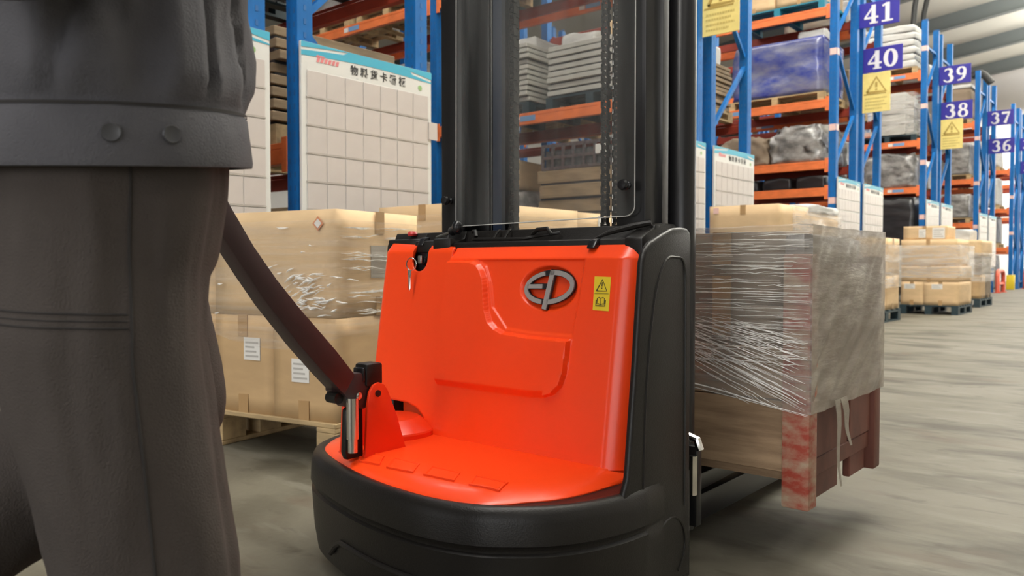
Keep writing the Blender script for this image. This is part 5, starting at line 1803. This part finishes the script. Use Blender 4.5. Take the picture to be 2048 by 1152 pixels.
# trousers
t = MB()
t.loft([ell((-1.0, 0.40), a, d, z, 40) for z, a, d in ((0.66, 0.15, 0.10), (0.70, 0.19, 0.13), (0.78, 0.205, 0.148), (0.84, 0.205, 0.152), (0.93, 0.19, 0.135), (0.985, 0.18, 0.125))])
t.loft([ell(c, a, d, z, 36) for c, a, d, z in (((-0.925, 0.395), 0.100, 0.125, 0.82), ((-0.912, 0.385), 0.100, 0.116, 0.72), ((-0.905, 0.380), 0.100, 0.109, 0.62), ((-0.901, 0.398), 0.098, 0.105, 0.50), ((-0.897, 0.424), 0.096, 0.102, 0.36), ((-0.894, 0.436), 0.090, 0.100, 0.18), ((-0.892, 0.44), 0.085, 0.103, 0.045))])
limb(t, [(-1.095, 0.425, 0.82), (-1.085, 0.490, 0.66), (-1.070, 0.520, 0.53)], [0.118, 0.104, 0.094], 28)
limb(t, [(-1.070, 0.52, 0.515), (-1.08, 0.36, 0.435), (-1.09, 0.17, 0.345)], [0.094, 0.092, 0.085], 28)
tm = remesh(t, 'trousers', TROUSER, 0.010, 8)
for v in tm.vertices:
    c = v.co
    n = v.normal
    ang = math.atan2(c.y - 0.40, c.x + 0.895)
    k = 0.006 * noise.noise(Vector((ang * 2.2, c.z * 3.0, 1.5))) + 0.003 * noise.noise(Vector((ang * 5, c.z * 9 + ang * 2, 7)))
    # long drape folds
    k += 0.0045 * math.sin(ang * 4.0 + 2.0 * noise.noise(Vector((c.z * 2.5, 0, 4)))) * (0.4 + 0.6 * abs(noise.noise(Vector((c.z * 2, ang, 9)))))
    v.co = c + n * (k - 0.002)
tm.update()
TRS = link('trousers', tm, PR)
bvh = BVHTree.FromPolygons([v.co.copy() for v in tm.vertices], [tuple(p.vertices) for p in tm.polygons])


def on_leg(phi, z, off=0.0):
    cx, cy = -0.902, 0.39 + 0.10 * max(0, 0.6 - z)
    d = Vector((math.cos(R(phi)), math.sin(R(phi)), 0))
    o = Vector((cx, cy, z)) + d * 0.4
    h = bvh.ray_cast(o, -d, 0.6)
    return (h[0] + h[1] * off) if h[0] else Vector((cx, cy, z)) + d * 0.11


MB().tube([on_leg(-14 + 2 * (z - 0.6), z, 0.0004) for z in [0.80 - 0.02 * i for i in range(37)]], 0.0016, 5).build('side_seam', SEAM, TRS)
for z0 in (0.650, 0.643, 0.636):
    MB().tube([on_leg(-16 - 5 * i, z0 + 0.0004 * i, 0.0002) for i in range(24)], 0.0012 if z0 != 0.643 else 0.0008, 5).build('pocket_seam', SEAM, TRS)

# jacket
prof_j = [(0.806, 0.216, 0.168), (0.8065, 0.224, 0.175), (0.812, 0.225, 0.176), (0.835, 0.223, 0.174), (0.862, 0.219, 0.170), (0.869, 0.214, 0.166), (0.876, 0.218, 0.169), (0.90, 0.224, 0.174), (0.95, 0.222, 0.170), (1.05, 0.217, 0.162), (1.15, 0.212, 0.152), (1.23, 0.205, 0.142), (1.285, 0.185, 0.125), (1.32, 0.14, 0.105), (1.345, 0.085, 0.085), (1.365, 0.068, 0.075), (1.40, 0.07, 0.078), (1.402, 0.064, 0.070)]


def jac(z):
    for (z0, a0, b0), (z1, a1, b1) in zip(prof_j, prof_j[1:]):
        if z <= z1:
            t_ = (z - z0) / (z1 - z0)
            return a0 + (a1 - a0) * t_, b0 + (b1 - b0) * t_
    return prof_j[-1][1:]




def hem_tilt(p):
    """The jacket rides up a little over the belly: the hem climbs towards the front."""
    return 0.105 * ((0.765 * (p.y - 0.40) - 0.644 * (p.x + 1.0)) + 0.075) * (1 - sm(0.88, 1.05, p.z))


zsj = [p[0] for p in prof_j[:7]] + [0.876 + 0.0105 * k for k in range(1, 44)] + [1.345, 1.365, 1.40, 1.402]
NJ = 120
rings = []
for z in zsj:
    a, d = jac(z)
    ring = []
    for k in range(NJ):
        th = 2 * math.pi * k / NJ
        p = Vector((-1.0 + a * math.cos(th), 0.40 + d * math.sin(th), z))
        nrm = Vector((math.cos(th), math.sin(th), 0))
        f = sm(0.868, 0.90, z)
        w = 0.012 * noise.noise(Vector((th * 1.7 + z * 3, z * 4.0, 2.0))) + 0.007 * noise.noise(Vector((th * 4 - z * 8, z * 9, 6.0)))
        cr = abs(noise.noise(Vector((th * 2.4 + z * 1.5, z * 2.2, 11.0))))
        w -= 0.016 * max(0, 0.12 - cr) / 0.12
        w = w * f + 0.0022 * noise.noise(Vector((th * 5, z * 20, 3.0))) * (1 - f)
        if z > 1.30:
            w *= 0.2
        p = p + nrm * w
        ring.append(p + Vector((0, 0, hem_tilt(p))))
    rings.append(ring)
jm = MB().loft(rings, caps=False)
JK = jm.build('jacket', JACKET, PR, smooth=70)
so = JK.modifiers.new('cloth', 'SOLIDIFY')
so.thickness = 0.003
MB().loft([[(-1.0 + 0.2185 * math.cos(2 * math.pi * k / 80) , 0.40 + 0.1695 * math.sin(2 * math.pi * k / 80), z + hem_tilt(Vector((-1.0 + 0.2185 * math.cos(2 * math.pi * k / 80), 0.40 + 0.1695 * math.sin(2 * math.pi * k / 80), z)))) for k in range(80)] for z in (0.8655, 0.8685)], caps=False).build('band_seam', SEAM, JK)
sl = MB()
for sh, el, wr in ((SHR, ELR, WRR), (SHL, ELL, WRL)):
    m1 = Vector(sh).lerp(Vector(el), 0.5)
    limb(sl, [sh, m1, el], [0.085, 0.072, 0.066])
    limb(sl, [el, Vector(el).lerp(Vector(wr), 0.5), Vector(el).lerp(Vector(wr), 0.95)], [0.066, 0.056, 0.044])
sm_ = remesh(sl, 'sleeves', JACKET, 0.009, 6)
for v in sm_.vertices:
    v.co = v.co + v.normal * (0.008 * noise.noise(v.co * 14) + 0.004 * noise.noise(v.co * 33))
link('sleeves', sm_, PR)
for th in (-0.344, -0.033):
    a, d = jac(0.838)
    c = Vector((-1.0 + a * math.cos(th), 0.40 + d * math.sin(th), 0.838))
    c.z += hem_tilt(c)
    nrm = Vector((math.cos(th) / a, math.sin(th) / d, 0)).normalized()
    MB().lathe([(0, 0), (0.0085, 0), (0.0095, 0.002), (0.0085, 0.004), (0.006, 0.0032), (0, 0.003)], c, nrm, 16).build('button', mat('grey_button', (0.062, 0.062, 0.068), 0.4), JK)
